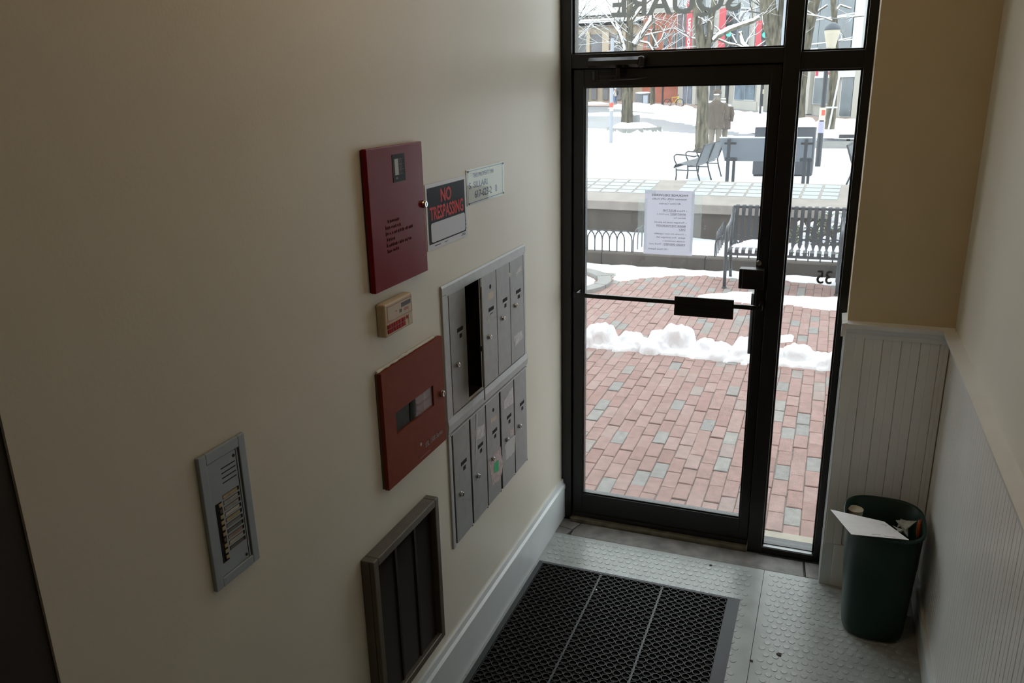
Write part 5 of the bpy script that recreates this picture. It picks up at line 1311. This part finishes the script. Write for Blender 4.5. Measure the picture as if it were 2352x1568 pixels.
banner('narrow red banner with white vertical letters', 1577, 1590, -10, 117, .7, 'boston')
banner('plain red banner behind the snowy broken branch', 1651, 1666, 20, 122, .7); banner('plain red banner beside the amber and green signal', 1736, 1750, 48, 125, .7)
def signal(label, px_, py_, lit_amber):
    y = 46; c = hit(px_, py_, 1, y); s_ = (y + 3.7) / FPX
    o = thing('traffic_light', label, 'traffic light', (c.x, y, gz(y)), group='green traffic lights')
    box('housing', IRON, o, c.x - .2, c.x + .2, y, y + .25, c.z - .25, c.z + 1.0, bevel=.03)
    for k, (m, hh_) in enumerate(((mat('signal_green', (.1, .8, .5), .4, emit=((.05, 1, .55), 1.6)), 0), (mat('signal_amber', (.75, .4, .05), .4) if lit_amber else IRON, .38), (mat('signal_red_off', (.12, .02, .02), .4), .76))):
        MB().lathe([(.145, y - .02), (.145, y)], (c.x, 0, c.z + hh_), 16, 'y').build('lens', m, o)
        n = 9; vs = [(c.x + .165 * math.cos(R(22.5 * q)), yy, c.z + hh_ + .165 * math.sin(R(22.5 * q))) for yy in (y, y - .22) for q in range(n)]
        MB().add(vs, [(q, q + 1, q + n + 1, q + n) for q in range(n - 1)]).build('visor', IRON, o)
    MB().tube([(c.x, y + .2, gz(y)), (c.x, y + .2, c.z - .2)], .06, 8).build('pole', IRON, o)
signal('green traffic light under the snowy broken branch', 1674, 78, False); signal('green traffic light with an amber lens beside the mullion', 1757, 80, True)
c = hit(1711, 31, 1, 30); s_ = 33.7 / FPX
ws = thing('square_sign', 'small tilted white square sign fixed to the thick leaning tree', 'sign', (c.x, 30, c.z))
ex = Vector((.982, 0, -.1)) * 10.5 * s_; ez = Vector((.16, 0, .985)) * 12 * s_
MB().obox((c.x, 30, c.z), ex, (0, .01, 0), ez).build('plate', mat('plain_white_plate', (.55, .57, .62), .5), ws)
print_lines(MB(), [('7', -.16, -.2, .26, .36, .03)], (c.x, 29.985, c.z), Vector((.982, 0, -.1)).normalized(), Vector((.16, 0, .985)).normalized()).build('lettering', INKG, ws)
MB().tube([(c.x, 30.02, c.z + .1), hit(1770, 34, 1, 29)], .03, 8).build('arm', IRON, ws)

# red brick block and tan block further left
def front(root, name, m, y, x0, x1, y0, y1, d0=0, d1=.3, **k):
    a = hit(x0, y1, 1, y); b = hit(x1, y0, 1, y)
    return MB().box(a.x, b.x, y - d1, y - d0, a.z, b.z).build(name, m, root, **k)
YB2 = 84
rbk = thing('brick_building', 'red brick building beyond the snowy tree', 'building', (hit(1520, 235, 1, YB2).x, YB2, .3))
FBR = mat('far_red_brick', (.40, .145, .10), .9, var=.15, scale=1.2)
a = hit(1474, 238, 1, YB2); b = hit(1562, 28, 1, YB2)
MB().box(a.x, b.x + 2, YB2, YB2 + 10, a.z - 1, b.z).build('wall', FBR, rbk)
MB().box(a.x - .2, b.x + 2, YB2 - .3, YB2 + 10, b.z, b.z + .5).build('cornice', FPIER, rbk)
for x0, x1, y0, y1 in ((1523, 1535, 75, 112), (1500, 1510, 75, 112), (1543, 1552, 75, 112), (1486, 1494, 75, 112)):
    f_ = front(rbk, 'window', FPIER, YB2, x0, x1, y0, y1, 0, .12); front(f_, 'pane', FWIN, YB2, x0 + 1, x1 - 1, y0 + 1.5, y1 - 2, .1, .16)
for k in range(2): front(rbk, 'string_course', FPIER, YB2, 1474, 1562, 66 + 52 * k, 68 + 52 * k, 0, .15)
YT = 93
tbd = thing('tan_building', 'long tan stone building with dark bays at the far left', 'building', (hit(1400, 232, 1, YT).x, YT, .4))
FTAN = mat('far_tan_stone', (.40, .345, .27), .9, var=.08, scale=.8); FDK = mat('far_dark_bay', (.17, .175, .19), .6, var=.3, scale=.7)
a = hit(1250, 234, 1, YT); b = hit(1480, 42, 1, YT)
MB().box(a.x - 8, b.x, YT, YT + 10, a.z - 1, b.z).build('wall', FTAN, tbd)
front(tbd, 'cornice', mat('far_cornice', (.36, .34, .31), .9), YT, 1240, 1480, 36, 43, -1, .8); front(tbd, 'ledge', MATS['far_cornice'], YT, 1240, 1480, 56, 59, 0, .5)
front(tbd, 'roof_snow', SNOWF, YT, 1240, 1480, 34.5, 36, -1, .8); front(tbd, 'ledge_snow', SNOWF, YT, 1240, 1480, 54.8, 56, 0, .5)
front(tbd, 'rooftop_unit', MATS['far_cornice'], YT, 1339, 1363, 30, 37, -4, -2)
for x0, x1 in ((1327, 1348), (1358, 1384), (1402, 1432), (1300, 1310), (1440, 1462)):
    f_ = front(tbd, 'window', FTAN, YT, x0 - .6, x1 + .6, 76, 135, 0, .1); front(f_, 'pane', FDK, YT, x0, x1, 78, 134, .08, .14)
for x0, x1 in ((1311, 1325), (1349, 1357), (1385, 1401), (1433, 1439)): front(tbd, 'pier', mat('far_tan_pier', (.47, .405, .31), .9), YT, x0, x1, 74, 140, 0, .5)
for x0, x1 in ((1330, 1340), (1343, 1353), (1358, 1372), (1385, 1398), (1404, 1428), (1430, 1450)):
    f_ = front(tbd, 'shopfront', FDK, YT, x0, x1, 160, 229, 0, .2); front(f_, 'pane', FWIN, YT, x0 + 2, x1 - 2, 170, 205, .2, .24)
front(tbd, 'awning', mat('far_grey_awning', (.25, .245, .25), .8), YT, 1300, 1450, 150, 160, 0, 1.2)
# far litter bin
c0 = ground(1460, 244); yb = c0.y
fb = thing('litter_bin', 'pair of grey litter cabinets across the street with snowy lids', 'litter bin', tuple(c0))
xa_, xm, xb2 = hit(1458.5, 230, 1, yb).x, hit(1475, 230, 1, yb).x, hit(1490, 230, 1, yb).x; zt2 = hit(1470, 214, 1, yb).z
box('cabinet', mat('far_bin_grey', (.16, .165, .18), .6), fb, xa_, xm, yb, yb + 1, gz(yb) - .03, zt2); box('cabinet', MATS['far_bin_grey'], fb, xm + .03, xb2, yb, yb + 1, gz(yb) - .03, zt2 - .05)
front(fb, 'poster', mat('far_blue_poster', (.42, .47, .55), .6), yb, 1477, 1488, 219, 240, 0, .04)
MB().blob(((xa_ + xb2) / 2, yb + .4, zt2), (xb2 - xa_) * .56, .6, .12, .2, 2, 14, 8).build('snow_cap', SNOWF, fb, smooth=True, kind='stuff')
# dark poles across the street
for px_, py_, lab in ((1521, 243, 'dark thin pole in front of the red brick wall'), (1669, 250, 'dark thin pole by the shop doors'), (1746, 274, 'dark pole with a white notice near the shop window')):
    g_ = ground(px_, py_); o = thing('street_pole', lab, 'pole', tuple(g_), group='dark street poles')
    MB().tube([g_ - Vector((0, 0, .05)), g_ + Vector((0, 0, 5.2))], .09 if px_ < 1700 else .085, 8).build('pole', IRON, o)
    if px_ > 1700: post_sheet(o, g_, (1740, 1752, 244, 263), .13, PAPERW)
    if px_ > 1700: post_sheet(o, g_, (1744, 1752, 205, 216), .12, MATS['poster_cream'])
# bicycles rack hints across the street: a yellow framed bicycle in the snow
bg_ = ground(1557, 248)
bi = thing('bicycle', 'bicycle with a yellow frame leaning in the far snow bank', 'bicycle', tuple(bg_))
def bw(x, r_=.33): 
    return [(bg_.x + x + r_ * math.cos(2 * math.pi * k / 16), bg_.y, gz(bg_.y) + .4 + r_ * math.sin(2 * math.pi * k / 16)) for k in range(17)]
for x in (-.9, .15): MB().tube(bw(x), .035, 5).build('wheel', IRON, bi)
zz = gz(bg_.y) + .4
MB().tube([(bg_.x + .15, bg_.y, zz), (bg_.x + .0, bg_.y, zz + .5), (bg_.x - .55, bg_.y, zz + .45), (bg_.x - .35, bg_.y, zz), (bg_.x + .0, bg_.y, zz + .45)], .03, 6).build('frame', mat('yellow_paint', (.75, .62, .05), .5), bi)
MB().tube([(bg_.x - .55, bg_.y, zz + .45), (bg_.x - .9, bg_.y, zz)], .03, 6).build('rear_stay', IRON, bi)
MB().tube([(bg_.x - .02, bg_.y - .2, zz + .62), (bg_.x - .02, bg_.y, zz + .66), (bg_.x - .02, bg_.y + .2, zz + .62)], .03, 6).build('handlebar', IRON, bi)
# pedestrian
pg = ground(1413, 240.5); H_ = (hit(1412, 201, 1, pg.y).z - pg.z); k = H_ / 1.75
pe = thing('person', 'pedestrian in a pale hooded coat and blue jeans with a dark backpack', 'person', tuple(pg))
def q(x, y, z): return (pg.x + x * k, pg.y + y * k, pg.z + z * k)
pts = [(q(0, 0, .95), .13 * k, .1 * k), (q(0, 0, 1.2), .13 * k, .1 * k), (q(0, 0, 1.42), .15 * k, .1 * k), (q(.0, 0, 1.52), .055 * k, .055 * k), (q(-.02, 0, 1.62), .085 * k, .09 * k), (q(-.02, 0, 1.70), .075 * k, .08 * k),
       (q(-.05, -.18, 1.40), .05 * k, .05 * k), (q(-.1, -.2, 1.15), .042 * k, .042 * k), (q(-.2, -.16, .95), .034 * k, .034 * k), (q(-.05, .18, 1.40), .05 * k, .05 * k), (q(.0, .2, 1.15), .042 * k, .042 * k), (q(-.05, .2, .92), .034 * k, .034 * k),
       (q(.0, -.09, .85), .085 * k, .085 * k), (q(-.06, -.09, .48), .06 * k, .06 * k), (q(-.02, -.09, .08), .045 * k, .045 * k), (q(-.15, -.09, .04), .04 * k, .035 * k), (q(.0, .09, .85), .085 * k, .085 * k), (q(.06, .09, .48), .06 * k, .06 * k), (q(.12, .09, .08), .045 * k, .045 * k), (q(-.0, .09, .04), .04 * k, .035 * k)]
skin('body', pts, [(0, 1), (1, 2), (2, 3), (3, 4), (4, 5), (2, 6), (6, 7), (7, 8), (2, 9), (9, 10), (10, 11), (0, 12), (12, 13), (13, 14), (14, 15), (0, 16), (16, 17), (17, 18), (18, 19)], mat('skin', (.5, .33, .25), .6), pe)
skin('jeans', [(q(0, 0, .92), .16 * k, .13 * k), (q(0, -.09, .82), .105 * k, .105 * k), (q(-.06, -.09, .48), .08 * k, .08 * k), (q(-.02, -.09, .1), .065 * k, .065 * k), (q(0, .09, .82), .105 * k, .105 * k), (q(.06, .09, .48), .08 * k, .08 * k), (q(.12, .09, .1), .065 * k, .065 * k)], [(0, 1), (1, 2), (2, 3), (0, 4), (4, 5), (5, 6)], mat('denim', (.13, .22, .40), .9), pe)
skin('coat', [(q(0, 0, .82), .19 * k, .16 * k), (q(0, 0, 1.2), .18 * k, .15 * k), (q(0, 0, 1.44), .18 * k, .13 * k), (q(-.05, -.2, 1.40), .075 * k, .075 * k), (q(-.1, -.22, 1.15), .065 * k, .065 * k), (q(-.2, -.17, .98), .055 * k, .055 * k), (q(-.05, .2, 1.40), .075 * k, .075 * k), (q(0, .22, 1.15), .065 * k, .065 * k), (q(-.05, .21, .95), .055 * k, .055 * k)], [(0, 1), (1, 2), (2, 3), (3, 4), (4, 5), (2, 6), (6, 7), (7, 8)], mat('pale_coat', (.66, .66, .64), .9), pe)
MB().blob(q(.01, 0, 1.66), .115 * k, .12 * k, .14 * k, .03, 1, 14, 10).build('hood', MATS['pale_coat'], pe, smooth=True)
MB().blob(q(.22, 0, 1.22), .12 * k, .16 * k, .26 * k, .05, 1, 14, 10).build('backpack', mat('dark_backpack', (.05, .07, .08), .8), pe, smooth=True)
